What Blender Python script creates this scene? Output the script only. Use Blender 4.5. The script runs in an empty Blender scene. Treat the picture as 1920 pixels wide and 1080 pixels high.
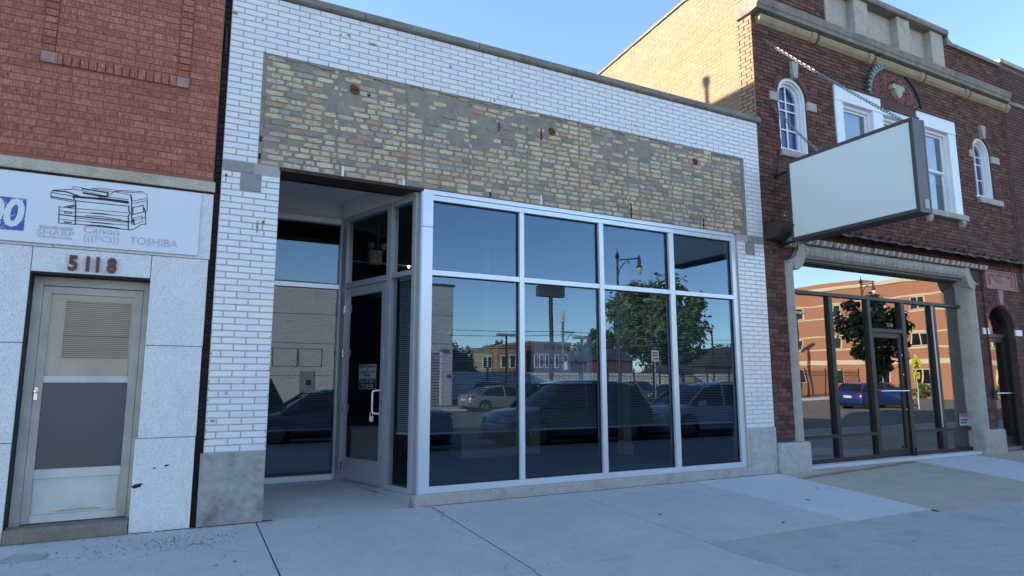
import bpy, math, random
from mathutils import Vector, Matrix
random.seed(7)
SC = bpy.context.scene
COL = SC.collection
R = math.radians

# ---------------------------------------------------------------- camera
cam_d = bpy.data.cameras.new('camera')
cam = bpy.data.objects.new('camera', cam_d)
COL.objects.link(cam)
YAW, PITCH, ROLL = R(27.943), R(8.422), R(-0.118)
fw = Vector((math.sin(YAW)*math.cos(PITCH), math.cos(YAW)*math.cos(PITCH), math.sin(PITCH)))
rt = Vector((math.cos(YAW), -math.sin(YAW), 0))
up = rt.cross(fw)
r2 = rt*math.cos(ROLL) + up*math.sin(ROLL)
u2 = -rt*math.sin(ROLL) + up*math.cos(ROLL)
CAM = Vector((0, -7.4727, 1.406))
cam.matrix_world = Matrix.Translation(CAM) @ Matrix((r2, u2, -fw)).transposed().to_4x4()
cam_d.sensor_width = 36
cam_d.lens = 22.907
cam_d.clip_start = 0.05
cam_d.clip_end = 3000
SC.camera = cam

# ---------------------------------------------------------------- sky, sun, exposure
SUN_EL, SUN_NW = R(19.0), R(32.0)          # low evening sun, 32 degrees north of west (-X is west)
to_sun = Vector((-math.cos(SUN_NW)*math.cos(SUN_EL), math.sin(SUN_NW)*math.cos(SUN_EL), math.sin(SUN_EL)))
W = bpy.data.worlds.new('World')
SC.world = W
W.use_nodes = True
wn = W.node_tree
sky = wn.nodes.new('ShaderNodeTexSky')
sky.sky_type = 'NISHITA'
sky.sun_disc = False
sky.sun_elevation = SUN_EL
sky.sun_rotation = R(-58.0)
sky.altitude = 180
sky.air_density = 0.8
sky.dust_density = 0.0
sky.ozone_density = 1.7
bg = wn.nodes['Background']
bg.inputs['Strength'].default_value = 0.15
wn.links.new(sky.outputs['Color'], bg.inputs['Color'])
sun_d = bpy.data.lights.new('sun', 'SUN')
sun_d.energy = 5.0
sun_d.angle = R(0.5)
sun_d.color = (1.0, 0.83, 0.63)
sun = bpy.data.objects.new('sun', sun_d)
COL.objects.link(sun)
sun.rotation_euler = to_sun.to_track_quat('Z', 'Y').to_euler()
sun.location = (-40, 20, 30)
SC.view_settings.view_transform = 'Standard'
SC.view_settings.look = 'None'
SC.view_settings.gamma = 1
SC.view_settings.exposure = 1.66
SC.cycles.max_bounces = 8
SC.cycles.glossy_bounces = 4
SC.cycles.transparent_max_bounces = 16
SC.cycles.use_denoising = True

# ---------------------------------------------------------------- helpers
class MB:
    def __init__(s): s.v = []; s.f = []
    def add(s, vs, fs):
        o = len(s.v); s.v += [tuple(p) for p in vs]; s.f += [tuple(i+o for i in f) for f in fs]; return s
    def box(s, x0, x1, y0, y1, z0, z1):
        return s.add([(x0,y0,z0),(x1,y0,z0),(x1,y1,z0),(x0,y1,z0),(x0,y0,z1),(x1,y0,z1),(x1,y1,z1),(x0,y1,z1)],
                     [(0,3,2,1),(4,5,6,7),(0,1,5,4),(1,2,6,5),(2,3,7,6),(3,0,4,7)])
    def chbox(s, x0, x1, y0, y1, z0, z1, c=.003):      # brick: front face (y0) chamfered, no back face
        return s.add([(x0+c,y0,z0+c),(x1-c,y0,z0+c),(x1-c,y0,z1-c),(x0+c,y0,z1-c),
                      (x0,y0+c,z0),(x1,y0+c,z0),(x1,y0+c,z1),(x0,y0+c,z1),
                      (x0,y1,z0),(x1,y1,z0),(x1,y1,z1),(x0,y1,z1)],
                     [(0,1,2,3),(4,5,1,0),(5,6,2,1),(6,7,3,2),(7,4,0,3),(8,9,5,4),(9,10,6,5),(10,11,7,6),(11,8,4,7)])
    def quad(s, a, b, c, d): return s.add([a,b,c,d], [(0,1,2,3)])
    def poly(s, pts): return s.add(pts, [tuple(range(len(pts)))])
    def prism(s, pts, d):                               # closed polygon swept by vector d
        n = len(pts); P = [Vector(p) for p in pts]; D = Vector(d)
        fs = [tuple(range(n)), tuple(range(2*n-1, n-1, -1))] + [(i, i+n, (i+1)%n+n, (i+1)%n) for i in range(n)]
        return s.add(P + [p+D for p in P], fs)
    def xz(s, pts, y0, y1): return s.prism([(x, y0, z) for x, z in pts], (0, y1-y0, 0))
    def yz(s, pts, x0, x1): return s.prism([(x0, y, z) for y, z in pts], (x1-x0, 0, 0))
    def tube(s, pts, r, n=8, cap=True, closed=False):
        P = [Vector(p) for p in pts]; m = len(P); rs = r if isinstance(r, (list, tuple)) else [r]*m
        rings = []; ref = None
        for i in range(m):
            if closed: t = P[(i+1)%m]-P[i-1]
            else: t = P[min(i+1,m-1)]-P[max(i-1,0)]
            t.normalize()
            if ref is None:
                ref = Vector((0,0,1)) if abs(t.z) < .9 else Vector((1,0,0))
            a = (ref - t*ref.dot(t))
            if a.length < 1e-5: a = t.orthogonal()
            a.normalize(); b = t.cross(a); ref = a
            rings.append([P[i]+(a*math.cos(2*math.pi*k/n)+b*math.sin(2*math.pi*k/n))*rs[i] for k in range(n)])
        vs = [p for q in rings for p in q]; fs = []
        for i in range(m if closed else m-1):
            j = (i+1) % m
            for k in range(n):
                fs.append((i*n+k, i*n+(k+1)%n, j*n+(k+1)%n, j*n+k))
        if cap and not closed:
            fs.append(tuple(range(n-1,-1,-1))); fs.append(tuple((m-1)*n+k for k in range(n)))
        return s.add(vs, fs)
    def lathe(s, prof, c=(0,0,0), n=16, axis='z'):       # prof: (r, h)
        vs = []; fs = []
        for r_, h in prof:
            for k in range(n):
                a = 2*math.pi*k/n; p = (r_*math.cos(a), r_*math.sin(a), h)
                if axis == 'y': p = (p[0], p[2], p[1])
                if axis == 'x': p = (p[2], p[0], p[1])
                vs.append((c[0]+p[0], c[1]+p[1], c[2]+p[2]))
        for i in range(len(prof)-1):
            for k in range(n): fs.append((i*n+k, i*n+(k+1)%n, (i+1)*n+(k+1)%n, (i+1)*n+k))
        fs.append(tuple(range(n-1,-1,-1))); fs.append(tuple((len(prof)-1)*n+k for k in range(n)))
        return s.add(vs, fs)
    def mesh(s, name, mat=None, smooth=None):
        me = bpy.data.meshes.new(name); me.from_pydata(s.v, [], s.f); me.update()
        if mat: me.materials.append(mat)
        if smooth is not None:
            me.polygons.foreach_set('use_smooth', [True]*len(me.polygons))
            try: me.set_sharp_from_angle(angle=R(smooth))
            except Exception: pass
        return me
    def build(s, name, mat, parent=None, smooth=None, bevel=None, kind=None, label=None):
        o = bpy.data.objects.new(name, s.mesh(name, mat, smooth)); COL.objects.link(o)
        if parent is not None:
            o.parent = parent
            o.matrix_parent_inverse = wm(parent).inverted()
        if bevel:
            b = o.modifiers.new('bevel', 'BEVEL'); b.width = bevel; b.segments = 2; b.limit_method = 'ANGLE'; b.angle_limit = R(40)
        if kind: o['kind'] = kind
        if label: o['label'] = label
        return o
def wm(o):
    m = Matrix.LocRotScale(o.location, o.rotation_euler, o.scale)
    if o.parent: m = wm(o.parent) @ o.matrix_parent_inverse @ m
    return m
def tag(o, label, cat, group=None, kind=None):
    o['label'] = label
    if cat: o['category'] = cat
    if group: o['group'] = group
    if kind: o['kind'] = kind
    return o
def thing(name, label, cat, loc=(0,0,0), rz=0, group=None):
    o = bpy.data.objects.new(name, None); COL.objects.link(o)
    o.empty_display_size = .2; o.location = loc; o.rotation_euler = (0,0,rz)
    return tag(o, label, cat, group)
def local(mb, name, mat, parent, **k):                  # part modelled in the parent's own coordinates
    o = mb.build(name, mat, None, **k); o.parent = parent; return o
def copy_tree(o, parent=None):
    c = o.copy(); COL.objects.link(c)
    if parent is not None: c.parent = parent
    for ch in list(o.children): copy_tree(ch, c)
    return c

# ---------------------------------------------------------------- materials
def mk(name):
    m = bpy.data.materials.new(name); m.use_nodes = True
    return m, m.node_tree, m.node_tree.nodes['Principled BSDF']
def nd(nt, t, **kw):
    n = nt.nodes.new(t)
    for k, v in kw.items():
        if k in n.inputs: n.inputs[k].default_value = v
        else: setattr(n, k, v)
    return n
def ln(nt, a, b): nt.links.new(a, b)
def rgb(c): return (c[0], c[1], c[2], 1)
def pos(nt, scale=(1,1,1), rnd=False):
    g = nd(nt, 'ShaderNodeNewGeometry'); mp = nd(nt, 'ShaderNodeMapping'); mp.inputs['Scale'].default_value = scale
    ln(nt, g.outputs['Position'], mp.inputs['Vector'])
    if rnd:
        oi = nd(nt, 'ShaderNodeObjectInfo'); ml = nd(nt, 'ShaderNodeMath', operation='MULTIPLY'); ml.inputs[1].default_value = 50
        ln(nt, oi.outputs['Random'], ml.inputs[0]); ln(nt, ml.outputs[0], mp.inputs['Location'])
    return mp.outputs['Vector']
def noise(nt, vec, scale, detail=4, rough=.55):
    n = nd(nt, 'ShaderNodeTexNoise'); n.inputs['Scale'].default_value = scale; n.inputs['Detail'].default_value = detail
    n.inputs['Roughness'].default_value = rough; ln(nt, vec, n.inputs['Vector']); return n.outputs['Fac']
def ramp(nt, fac, stops, const=False):
    r = nd(nt, 'ShaderNodeValToRGB'); cr = r.color_ramp
    if const: cr.interpolation = 'CONSTANT'
    while len(cr.elements) < len(stops): cr.elements.new(.5)
    for e, (p, c) in zip(cr.elements, stops):
        e.position = p; e.color = rgb(c) if hasattr(c, '__len__') else (c, c, c, 1)
    ln(nt, fac, r.inputs['Fac']); return r.outputs['Color']
def mix(nt, fac, a, b, mode='MIX'):
    m = nd(nt, 'ShaderNodeMix', data_type='RGBA', blend_type=mode)
    for i, x in ((0, fac), (6, a), (7, b)):
        if hasattr(x, 'links'): ln(nt, x, m.inputs[i])
        elif i == 0: m.inputs[0].default_value = x
        else: m.inputs[i].default_value = rgb(x)
    return m.outputs[2]
def bump(nt, bs, h, strength=.3, dist=.01):
    b = nd(nt, 'ShaderNodeBump'); b.inputs['Strength'].default_value = strength; b.inputs['Distance'].default_value = dist
    ln(nt, h, b.inputs['Height']); ln(nt, b.outputs['Normal'], bs.inputs['Normal']); return b
def piece_random(nt):                                   # a random number per piece, loose object or island of a joined mesh
    oi = nd(nt, 'ShaderNodeObjectInfo'); g = nd(nt, 'ShaderNodeNewGeometry')
    a = nd(nt, 'ShaderNodeMath', operation='ADD'); ln(nt, oi.outputs['Random'], a.inputs[0]); ln(nt, g.outputs['Random Per Island'], a.inputs[1])
    f = nd(nt, 'ShaderNodeMath', operation='FRACT'); ln(nt, a.outputs[0], f.inputs[0]); return f.outputs[0]
def paint(name, col, rough=.5, metal=0, var=.12, scale=3, bmp=0, bscale=60, spec=None):
    m, nt, b = mk(name)
    v = pos(nt)
    n = noise(nt, v, scale, 5)
    lo = tuple(c*(1-var) for c in col); hi = tuple(min(1, c*(1+var)) for c in col)
    ln(nt, ramp(nt, n, [(.3, lo), (.7, hi)]), b.inputs['Base Color'])
    b.inputs['Roughness'].default_value = rough; b.inputs['Metallic'].default_value = metal
    if spec is not None: b.inputs['Specular IOR Level'].default_value = spec
    if bmp: bump(nt, b, noise(nt, v, bscale, 4), bmp, .01)
    return m
def stone(name, a, b_, dirt, rough=.85, sc=2.0, dirt_amt=.5, bmp=.35, speck=None):
    m, nt, b = mk(name)
    v = pos(nt)
    c = ramp(nt, noise(nt, v, sc*3, 6, .65), [(.3, a), (.7, b_)])
    d = ramp(nt, noise(nt, v, sc, 6, .7), [(.5, 0.0), (.72, dirt_amt)])
    c = mix(nt, d, c, dirt)
    fine = noise(nt, v, 180, 3)
    c = mix(nt, .35, c, ramp(nt, fine, [(.3, .35), (.7, .65)]), 'OVERLAY')
    if speck:
        vo = nd(nt, 'ShaderNodeTexVoronoi'); vo.inputs['Scale'].default_value = speck[0]; ln(nt, v, vo.inputs['Vector'])
        wn_ = nd(nt, 'ShaderNodeSeparateColor'); ln(nt, vo.outputs['Color'], wn_.inputs[0])
        near = ramp(nt, vo.outputs['Distance'], [(.3, 1.0), (.42, 0.0)])
        sel = ramp(nt, wn_.outputs[0], [(speck[1]-.01, 0.0), (speck[1], 1.0)])
        k = nd(nt, 'ShaderNodeMath', operation='MULTIPLY'); ln(nt, near, k.inputs[0]); ln(nt, sel, k.inputs[1])
        c = mix(nt, k.outputs[0], c, ramp(nt, wn_.outputs[1], [(0, speck[2]), (.5, speck[3]), (1, speck[2])]))
    ln(nt, c, b.inputs['Base Color']); b.inputs['Roughness'].default_value = rough
    bump(nt, b, mix(nt, .5, noise(nt, v, 25, 6), fine), bmp, .006)
    return m
def brickmat(name, pal, rough=.8, grime=(.08,.06,.05), gr=.35, bmp=.4, wire=False, smear=None, spec=.3, pits=False):
    m, nt, b = mk(name)
    v = pos(nt); rv = piece_random(nt)
    st = [(i/len(pal), c) for i, c in enumerate(pal)]
    c = ramp(nt, rv, st, True)
    v2 = pos(nt, (1,1,1), True)
    c = mix(nt, .5, c, ramp(nt, noise(nt, v2, 28, 5, .7), [(.25, .25), (.75, .75)]), 'OVERLAY')
    c = mix(nt, ramp(nt, noise(nt, v, 1.3, 5, .65), [(.45, 0.0), (.75, gr)]), c, grime)
    h = noise(nt, v, 70, 5)
    if wire:
        vw = pos(nt, (1,1,.12), True)
        w = noise(nt, vw, 130, 3, .7)
        c = mix(nt, .75, c, ramp(nt, w, [(.35, .15), (.65, .8)]), 'OVERLAY')
        h = w
    if pits:
        c = mix(nt, ramp(nt, noise(nt, v, 85, 3, .6), [(.62, 0.0), (.70, .8)]), c, (.12,.10,.08))
        c = mix(nt, ramp(nt, noise(nt, v, 48, 3, .6), [(.64, 0.0), (.70, .7)]), c, (.72,.68,.60))
    if smear:
        sm = noise(nt, v, smear[1], 6, .68)
        c = mix(nt, ramp(nt, sm, [(smear[2], 0.0), (smear[2]+.1, .92)]), c, smear[0])
    ln(nt, c, b.inputs['Base Color']); b.inputs['Roughness'].default_value = rough; b.inputs['Specular IOR Level'].default_value = spec
    bump(nt, b, h, bmp, .004)
    return m
def glass(name, refl=.25, tint=(.75,.82,.85), dirt=0, wav=0.0, rcol=(1,1,1)):
    m = bpy.data.materials.new(name); m.use_nodes = True; nt = m.node_tree; nt.nodes.clear()
    out = nd(nt, 'ShaderNodeOutputMaterial'); mx = nd(nt, 'ShaderNodeMixShader')
    tr = nd(nt, 'ShaderNodeBsdfTransparent'); tr.inputs['Color'].default_value = rgb(tint)
    gl = nd(nt, 'ShaderNodeBsdfGlossy'); gl.inputs['Roughness'].default_value = 0.0; gl.inputs['Color'].default_value = rgb(rcol)
    lw = nd(nt, 'ShaderNodeLayerWeight'); lw.inputs['Blend'].default_value = .25
    mr = nd(nt, 'ShaderNodeMapRange'); mr.inputs['To Min'].default_value = refl; mr.inputs['To Max'].default_value = min(1, refl+.65)
    ln(nt, lw.outputs['Fresnel'], mr.inputs['Value'])
    ln(nt, mr.outputs[0], mx.inputs['Fac']); ln(nt, tr.outputs[0], mx.inputs[1]); ln(nt, gl.outputs[0], mx.inputs[2]); ln(nt, mx.outputs[0], out.inputs['Surface'])
    if wav:
        bp = nd(nt, 'ShaderNodeBump'); bp.inputs['Strength'].default_value = 1; bp.inputs['Distance'].default_value = wav
        ln(nt, noise(nt, pos(nt), 1.6, 1, .3), bp.inputs['Height']); ln(nt, bp.outputs[0], gl.inputs['Normal'])
    return m
def emit(name, col, s):
    m, nt, b = mk(name); b.inputs['Base Color'].default_value = rgb(col)
    b.inputs['Emission Color'].default_value = rgb(col); b.inputs['Emission Strength'].default_value = s; return m
def leafmat(name, pal):
    m, nt, b = mk(name)
    c = ramp(nt, piece_random(nt), [(i/max(1,len(pal)-1), x) for i, x in enumerate(pal)])
    ln(nt, c, b.inputs['Base Color']); b.inputs['Roughness'].default_value = .6
    b.inputs['Transmission Weight'].default_value = 0
    return m
M = {}
M['glazed'] = None
def glazed():
    m, nt, b = mk('white_glazed_brick'); rv = piece_random(nt); v = pos(nt)
    c = ramp(nt, rv, [(0,(.80,.79,.76)),(.55,(.77,.77,.76)),(.72,(.77,.74,.76)),(.9,(.82,.80,.76))], True)
    c = mix(nt, ramp(nt, noise(nt, v, .9, 5, .7), [(.55, 0.0), (.85, .3)]), c, (.62,.60,.55))
    chip = noise(nt, v, 14, 2, .4)
    chip2 = noise(nt, v, 2.1, 3, .5)
    k = nd(nt, 'ShaderNodeMath', operation='MULTIPLY'); ln(nt, ramp(nt, chip, [(.70, 0.0), (.715, 1.0)]), k.inputs[0]); ln(nt, ramp(nt, chip2, [(.52, 0.0), (.6, 1.0)]), k.inputs[1])
    c = mix(nt, k.outputs[0], c, (.30,.26,.20))
    pit = ramp(nt, noise(nt, v, 120, 2), [(.735, 0.0), (.76, .8)])
    c = mix(nt, pit, c, (.18,.16,.15))
    ln(nt, c, b.inputs['Base Color']); b.inputs['Roughness'].default_value = .16; b.inputs['Specular IOR Level'].default_value = .5
    bump(nt, b, noise(nt, v, 9, 3), .12, .01)
    return m
M['glazed'] = glazed()
M['mortar_w'] = stone('mortar_grey_brown', (.42,.365,.33), (.52,.46,.42), (.27,.22,.19), sc=3)
M['common'] = brickmat('chicago_common_brick', [(.70,.53,.33),(.66,.49,.30),(.56,.36,.22),(.52,.41,.30),(.74,.59,.40),(.60,.43,.28),(.63,.44,.27),(.70,.55,.34),(.40,.36,.31),(.62,.52,.40),(.50,.29,.17),(.68,.56,.34),(.57,.45,.30),(.64,.51,.31),(.30,.25,.20)], .9, (.32,.28,.22), .4, 1.0, smear=((.29,.26,.215), 24, .545), pits=True)
M['mortar_c'] = stone('smeared_mortar', (.24,.205,.158), (.345,.30,.235), (.14,.12,.097), sc=3.4, dirt_amt=.65, bmp=1.0)
M['leftbrick'] = brickmat('red_brown_wire_cut_brick', [(.40,.150,.090),(.43,.165,.10),(.375,.138,.083),(.455,.178,.108),(.405,.155,.094),(.35,.130,.079)], .85, (.24,.09,.058), .35, .8, wire=True)
M['mortar_l'] = stone('red_mortar', (.27,.10,.066), (.33,.125,.082), (.20,.075,.05), sc=3)
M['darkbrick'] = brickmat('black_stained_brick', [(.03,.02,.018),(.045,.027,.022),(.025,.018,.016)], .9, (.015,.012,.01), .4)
M['rightbrick'] = brickmat('variegated_dark_brick', [(.145,.051,.037),(.108,.041,.031),(.162,.059,.043),(.128,.070,.047),(.115,.069,.051),(.175,.070,.053),(.12,.046,.034),(.148,.085,.056),(.08,.037,.028),(.195,.082,.064),(.135,.053,.038)], .85, (.045,.03,.026), .4, .5)
M['mortar_r'] = stone('dark_mortar', (.06,.034,.027), (.11,.065,.05), (.035,.02,.016), sc=3)
M['nbrick'] = brickmat('plain_brown_brick', [(.125,.055,.045),(.11,.048,.040),(.14,.062,.05),(.10,.045,.038)], .85, (.06,.035,.03), .3)
M['mortar_n'] = stone('pale_mortar', (.15,.105,.09), (.21,.15,.13), (.1,.07,.06), sc=3)
M['paintbrick'] = brickmat('tan_painted_brick', [(.31,.20,.125),(.297,.19,.118),(.322,.21,.132),(.305,.196,.122)], .75, (.28,.20,.135), .3, .3, smear=((.50,.43,.34), 2.2, .66))
M['granite'] = stone('speckled_white_terrazzo', (.72,.71,.68), (.80,.79,.76), (.62,.60,.55), .5, 1.2, .35, .08, speck=(150, .55, (.20,.185,.175), (.36,.33,.30)))
M['lime_y'] = stone('stained_limestone', (.50,.42,.29), (.58,.52,.40), (.34,.21,.08), .8, 2.2, .75, .25, speck=(110, .6, (.18,.13,.08), (.3,.22,.14)))
M['lime'] = stone('limestone', (.37,.335,.28), (.46,.42,.36), (.20,.175,.145), .85, 2.5, .6, .35)
M['lime_d'] = stone('weathered_limestone', (.19,.17,.14), (.28,.255,.215), (.07,.062,.055), .9, 2.0, .8, .5)
M['lime_o'] = stone('ochre_terracotta', (.30,.22,.12), (.38,.30,.19), (.13,.10,.065), .8, 3.0, .5, .3)
M['base_c'] = stone('stained_concrete_base', (.28,.26,.235), (.42,.40,.37), (.13,.12,.11), .85, 3.2, .8, .35)
M['base_c2'] = stone('patched_concrete_base', (.38,.37,.34), (.52,.51,.48), (.22,.21,.19), .85, 3.6, .6, .3)
M['grey_stone'] = stone('grey_cut_stone', (.25,.24,.23), (.34,.33,.31), (.17,.16,.16), .8, 4, .5, .2)
M['sill_c'] = stone('brownish_concrete_sill', (.38,.34,.30), (.47,.43,.39), (.25,.19,.14), .8, 3.5, .6, .3)
M['walk'] = stone('grey_sidewalk_concrete', (.45,.445,.43), (.53,.525,.51), (.38,.37,.355), .85, .9, .5, .2)
M['walk2'] = stone('pale_new_concrete', (.55,.55,.54), (.62,.62,.61), (.48,.475,.46), .85, .8, .4, .15)
M['walk_t'] = stone('tan_old_concrete', (.37,.32,.25), (.45,.39,.31), (.27,.23,.18), .9, 1.1, .5, .3)
M['walk_d'] = stone('grey_pebbly_concrete', (.43,.41,.365), (.52,.495,.45), (.33,.31,.275), .9, 1.4, .6, .45, speck=(70, .7, (.16,.15,.13), (.42,.40,.36)))
def walkmat(name, a, b_, dirt, speck=None, old=.5):
    m, nt, b = mk(name); v = pos(nt)
    c = ramp(nt, noise(nt, v, 4.5, 6, .7), [(.28, a), (.72, b_)])
    c = mix(nt, ramp(nt, noise(nt, v, .75, 5, .6), [(.42, 0.0), (.75, old)]), c, dirt)
    c = mix(nt, ramp(nt, noise(nt, v, 13, 5, .75), [(.60, 0.0), (.74, old*.7)]), c, tuple(x*.62 for x in dirt))
    br_ = noise(nt, pos(nt, (1, .04, 1)), 120, 3, .6)
    c = mix(nt, .22, c, ramp(nt, br_, [(.3, .3), (.7, .7)]), 'OVERLAY')
    fine = noise(nt, v, 260, 2)
    c = mix(nt, .45, c, ramp(nt, fine, [(.3, .3), (.7, .7)]), 'OVERLAY')
    vo = nd(nt, 'ShaderNodeTexVoronoi', feature='DISTANCE_TO_EDGE'); vo.inputs['Scale'].default_value = .55
    wv = nd(nt, 'ShaderNodeVectorMath', operation='ADD'); nz = nd(nt, 'ShaderNodeTexNoise'); nz.inputs['Scale'].default_value = 2.5; nz.inputs['Detail'].default_value = 6
    sc_ = nd(nt, 'ShaderNodeVectorMath', operation='SCALE'); sc_.inputs['Scale'].default_value = .5; ln(nt, v, nz.inputs['Vector']); ln(nt, nz.outputs['Color'], sc_.inputs[0]); ln(nt, v, wv.inputs[0]); ln(nt, sc_.outputs[0], wv.inputs[1]); ln(nt, wv.outputs[0], vo.inputs['Vector'])
    ck = nd(nt, 'ShaderNodeMath', operation='MULTIPLY'); ln(nt, ramp(nt, vo.outputs['Distance'], [(0, 1.0), (.0022, .5), (.004, 0.0)]), ck.inputs[0]); ln(nt, ramp(nt, noise(nt, v, .5, 2), [(.56, 0.0), (.62, .8)]), ck.inputs[1])
    c = mix(nt, ck.outputs[0], c, tuple(x*.35 for x in dirt))
    ln(nt, c, b.inputs['Base Color']); b.inputs['Roughness'].default_value = .88
    bump(nt, b, mix(nt, .5, br_, fine), .25, .005)
    return m
M['walk'] = walkmat('grey_sidewalk_concrete', (.51,.49,.46), (.60,.58,.545), (.43,.41,.375), old=.45)
M['walk2'] = walkmat('pale_new_concrete', (.60,.585,.56), (.68,.665,.64), (.55,.53,.50), old=.3)
M['walk_t'] = walkmat('tan_old_concrete', (.46,.39,.29), (.56,.47,.36), (.35,.29,.21), old=.6)
M['joint'] = paint('dark_joint', (.06,.055,.05), .95)
M['asphalt'] = stone('asphalt', (.15,.14,.125), (.20,.188,.17), (.11,.104,.095), .9, .3, .5, .3)
M['alu'] = paint('pale_aluminium', (.66,.70,.73), .32, .35, .04, 2)
M['alu_d'] = paint('dull_aluminium', (.42,.44,.46), .4, .45, .06, 2)
M['chrome'] = paint('bright_metal', (.75,.76,.77), .22, .9, .04)
M['bronze'] = paint('dark_bronze_frame', (.028,.026,.027), .4, .4, .15, 3)
M['brown'] = paint('brown_sign_metal', (.085,.068,.056), .45, .2, .08, 2)
M['steel_brown'] = paint('rusty_brown_steel', (.045,.020,.015), .7, .1, .3, 8, .3)
M['maroon'] = paint('faded_maroon_sheet_metal', (.055,.030,.029), .6, .1, .3, 5, .2, 30)
M['white'] = paint('white_gloss_paint', (.78,.79,.80), .35, 0, .03, 2)
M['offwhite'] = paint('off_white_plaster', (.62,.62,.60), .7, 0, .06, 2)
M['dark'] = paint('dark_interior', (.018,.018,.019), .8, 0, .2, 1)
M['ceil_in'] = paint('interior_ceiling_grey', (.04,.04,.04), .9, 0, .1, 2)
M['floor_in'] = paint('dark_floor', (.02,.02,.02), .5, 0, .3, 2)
M['blind'] = paint('grey_blind_vinyl', (.30,.34,.37), .5, 0, .03, 2)
M['acrylic'] = paint('pale_sign_acrylic', (.80,.82,.75), .25, 0, .03, .6)
M['board'] = paint('white_aluminium_board', (.72,.74,.75), .3, 0, .02, 1)
M['ink'] = paint('black_print', (.012,.012,.016), .5)
M['ghost'] = paint('faded_red_print', (.50,.46,.53), .5, 0, .25, 30)
M['blue_v'] = paint('cracked_blue_vinyl', (.035,.11,.34), .45, 0, .1, 4)
M['redbrown'] = paint('red_brown_painted_metal', (.13,.038,.030), .5, .1, .15, 6)
M['rust'] = paint('rust', (.16,.05,.018), .95, 0, .5, 40, .6, 50)
M['door_w'] = paint('grimy_cream_door_paint', (.62,.61,.55), .5, 0, .16, 3)
M['door_f'] = paint('grey_weathered_door_frame', (.45,.42,.35), .6, 0, .2, 4)
M['pink'] = paint('pink_painted_terracotta', (.36,.17,.155), .7, 0, .15, 5, .3)
M['green_tc'] = paint('verdigris_terracotta', (.13,.20,.17), .6, 0, .4, 12, .4)
M['tar'] = paint('black_tar', (.02,.018,.017), .8, 0, .3, 10)
M['terr_red'] = brickmat('red_herringbone_tile', [(.24,.075,.06),(.21,.062,.05),(.27,.09,.075),(.19,.07,.06)], .7, (.1,.05,.045), .4)
M['tc_teal'] = paint('teal_terracotta', (.10,.19,.20), .5, 0, .4, 14)
M['tc_red'] = paint('red_terracotta', (.24,.065,.045), .5, 0, .4, 14)
M['tc_cream'] = paint('cream_terracotta', (.40,.33,.24), .5, 0, .35, 14)
M['glass_main'] = glass('storefront_glass', .112, (.50,.55,.57), wav=.0002, rcol=(.58,.79,1.0))
M['glass_rec'] = glass('recess_glass', .11, (.50,.55,.57), wav=.0002, rcol=(.66,.83,1.0))
M['glass_door'] = glass('door_glass', .03, (.8,.84,.85))
M['glass_right'] = glass('bronze_shop_glass', .26, (.30,.28,.26), wav=.0012)
M['glass_up'] = glass('upper_window_glass', .20, (.45,.50,.62), wav=.001)
M['glass_storm'] = glass('dusty_storm_glass', .03, (.86,.87,.85))
M['glass_arch'] = glass('blue_leaded_glass', .06, (.5,.55,.8))
M['bluepanel'] = paint('blue_stained_glass', (.045,.06,.24), .4, 0, .5, 14)
M['frost'] = paint('grey_frosted_glass', (.085,.095,.098), .3, 0, .12, 2)
M['galv'] = paint('dull_galvanised_chain', (.30,.30,.31), .5, .6, .2, 20)
M['wood_dark'] = paint('dark_wood', (.04,.03,.022), .6)

# ================================================================ the setting: street, kerb, sidewalk
STREET_Z = -0.22
def gz(y): return .042*max(y, -3.0) if y < 0 else 0.0
g = MB(); g.quad((-1500,-1500,STREET_Z),(1500,-1500,STREET_Z),(1500,-6.74,STREET_Z),(-1500,-6.74,STREET_Z))
tag(g.build('street', M['asphalt']), 'dark asphalt street in front of the shops', None, kind='structure')
g = MB(); g.quad((-1500,1.95,-.21),(1500,1.95,-.21),(1500,1500,-.21),(-1500,1500,-.21))
tag(g.build('ground', M['walk_d']), 'ground behind the shop fronts', None, kind='structure')
# sidewalk bed with its slabs laid in it
sw = MB()
for a, b in ((0.6,0),(0,-3.0),(-3.0,-6.6)):
    sw.quad((-40,b,gz(b)-.012),(60,b,gz(b)-.012),(60,a,gz(a)-.012),(-40,a,gz(a)-.012))
sw.quad((-40,-6.6,-.30),(60,-6.6,-.30),(60,-6.6,gz(-6.6)-.012),(-40,-6.6,gz(-6.6)-.012))
sidewalk = tag(sw.build('sidewalk', M['joint']), 'concrete sidewalk sloping gently to the kerb', None, kind='structure')
def slab(x0, x1, y0, y1, mat, x0b=None, x1b=None):
    h = .0058
    x0b = x0 if x0b is None else x0b; x1b = x1 if x1b is None else x1b
    n = max(2, int((y0-y1)/.25)); mb = MB(); e = .02
    f = lambda a, b, t: a+(b-a)*t
    P = []
    for i in range(n+1):
        t = i/n; y = f(y0-h, y1+h, t); z = gz(y)
        P.append([(f(x0,x0b,t)+h, y, z-.006), (f(x0,x0b,t)+h+e*.4, y, z), (f(x1,x1b,t)-h-e*.4, y, z), (f(x1,x1b,t)-h, y, z-.006)])
    for i in range(n):
        for k in range(3): mb.quad(P[i+1][k], P[i+1][k+1], P[i][k+1], P[i][k])
    for row, s in ((P[0],1),(P[-1],-1)):
        a, b = row[0], row[3]
        mb.quad(*([(a[0],a[1],a[2]-.02),(b[0],b[1],b[2]-.02),row[2],row[1]] if s < 0 else [row[1],row[2],(b[0],b[1],b[2]-.02),(a[0],a[1],a[2]-.02)]))
    o = mb.build('slab', mat, sidewalk); return o
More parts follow.
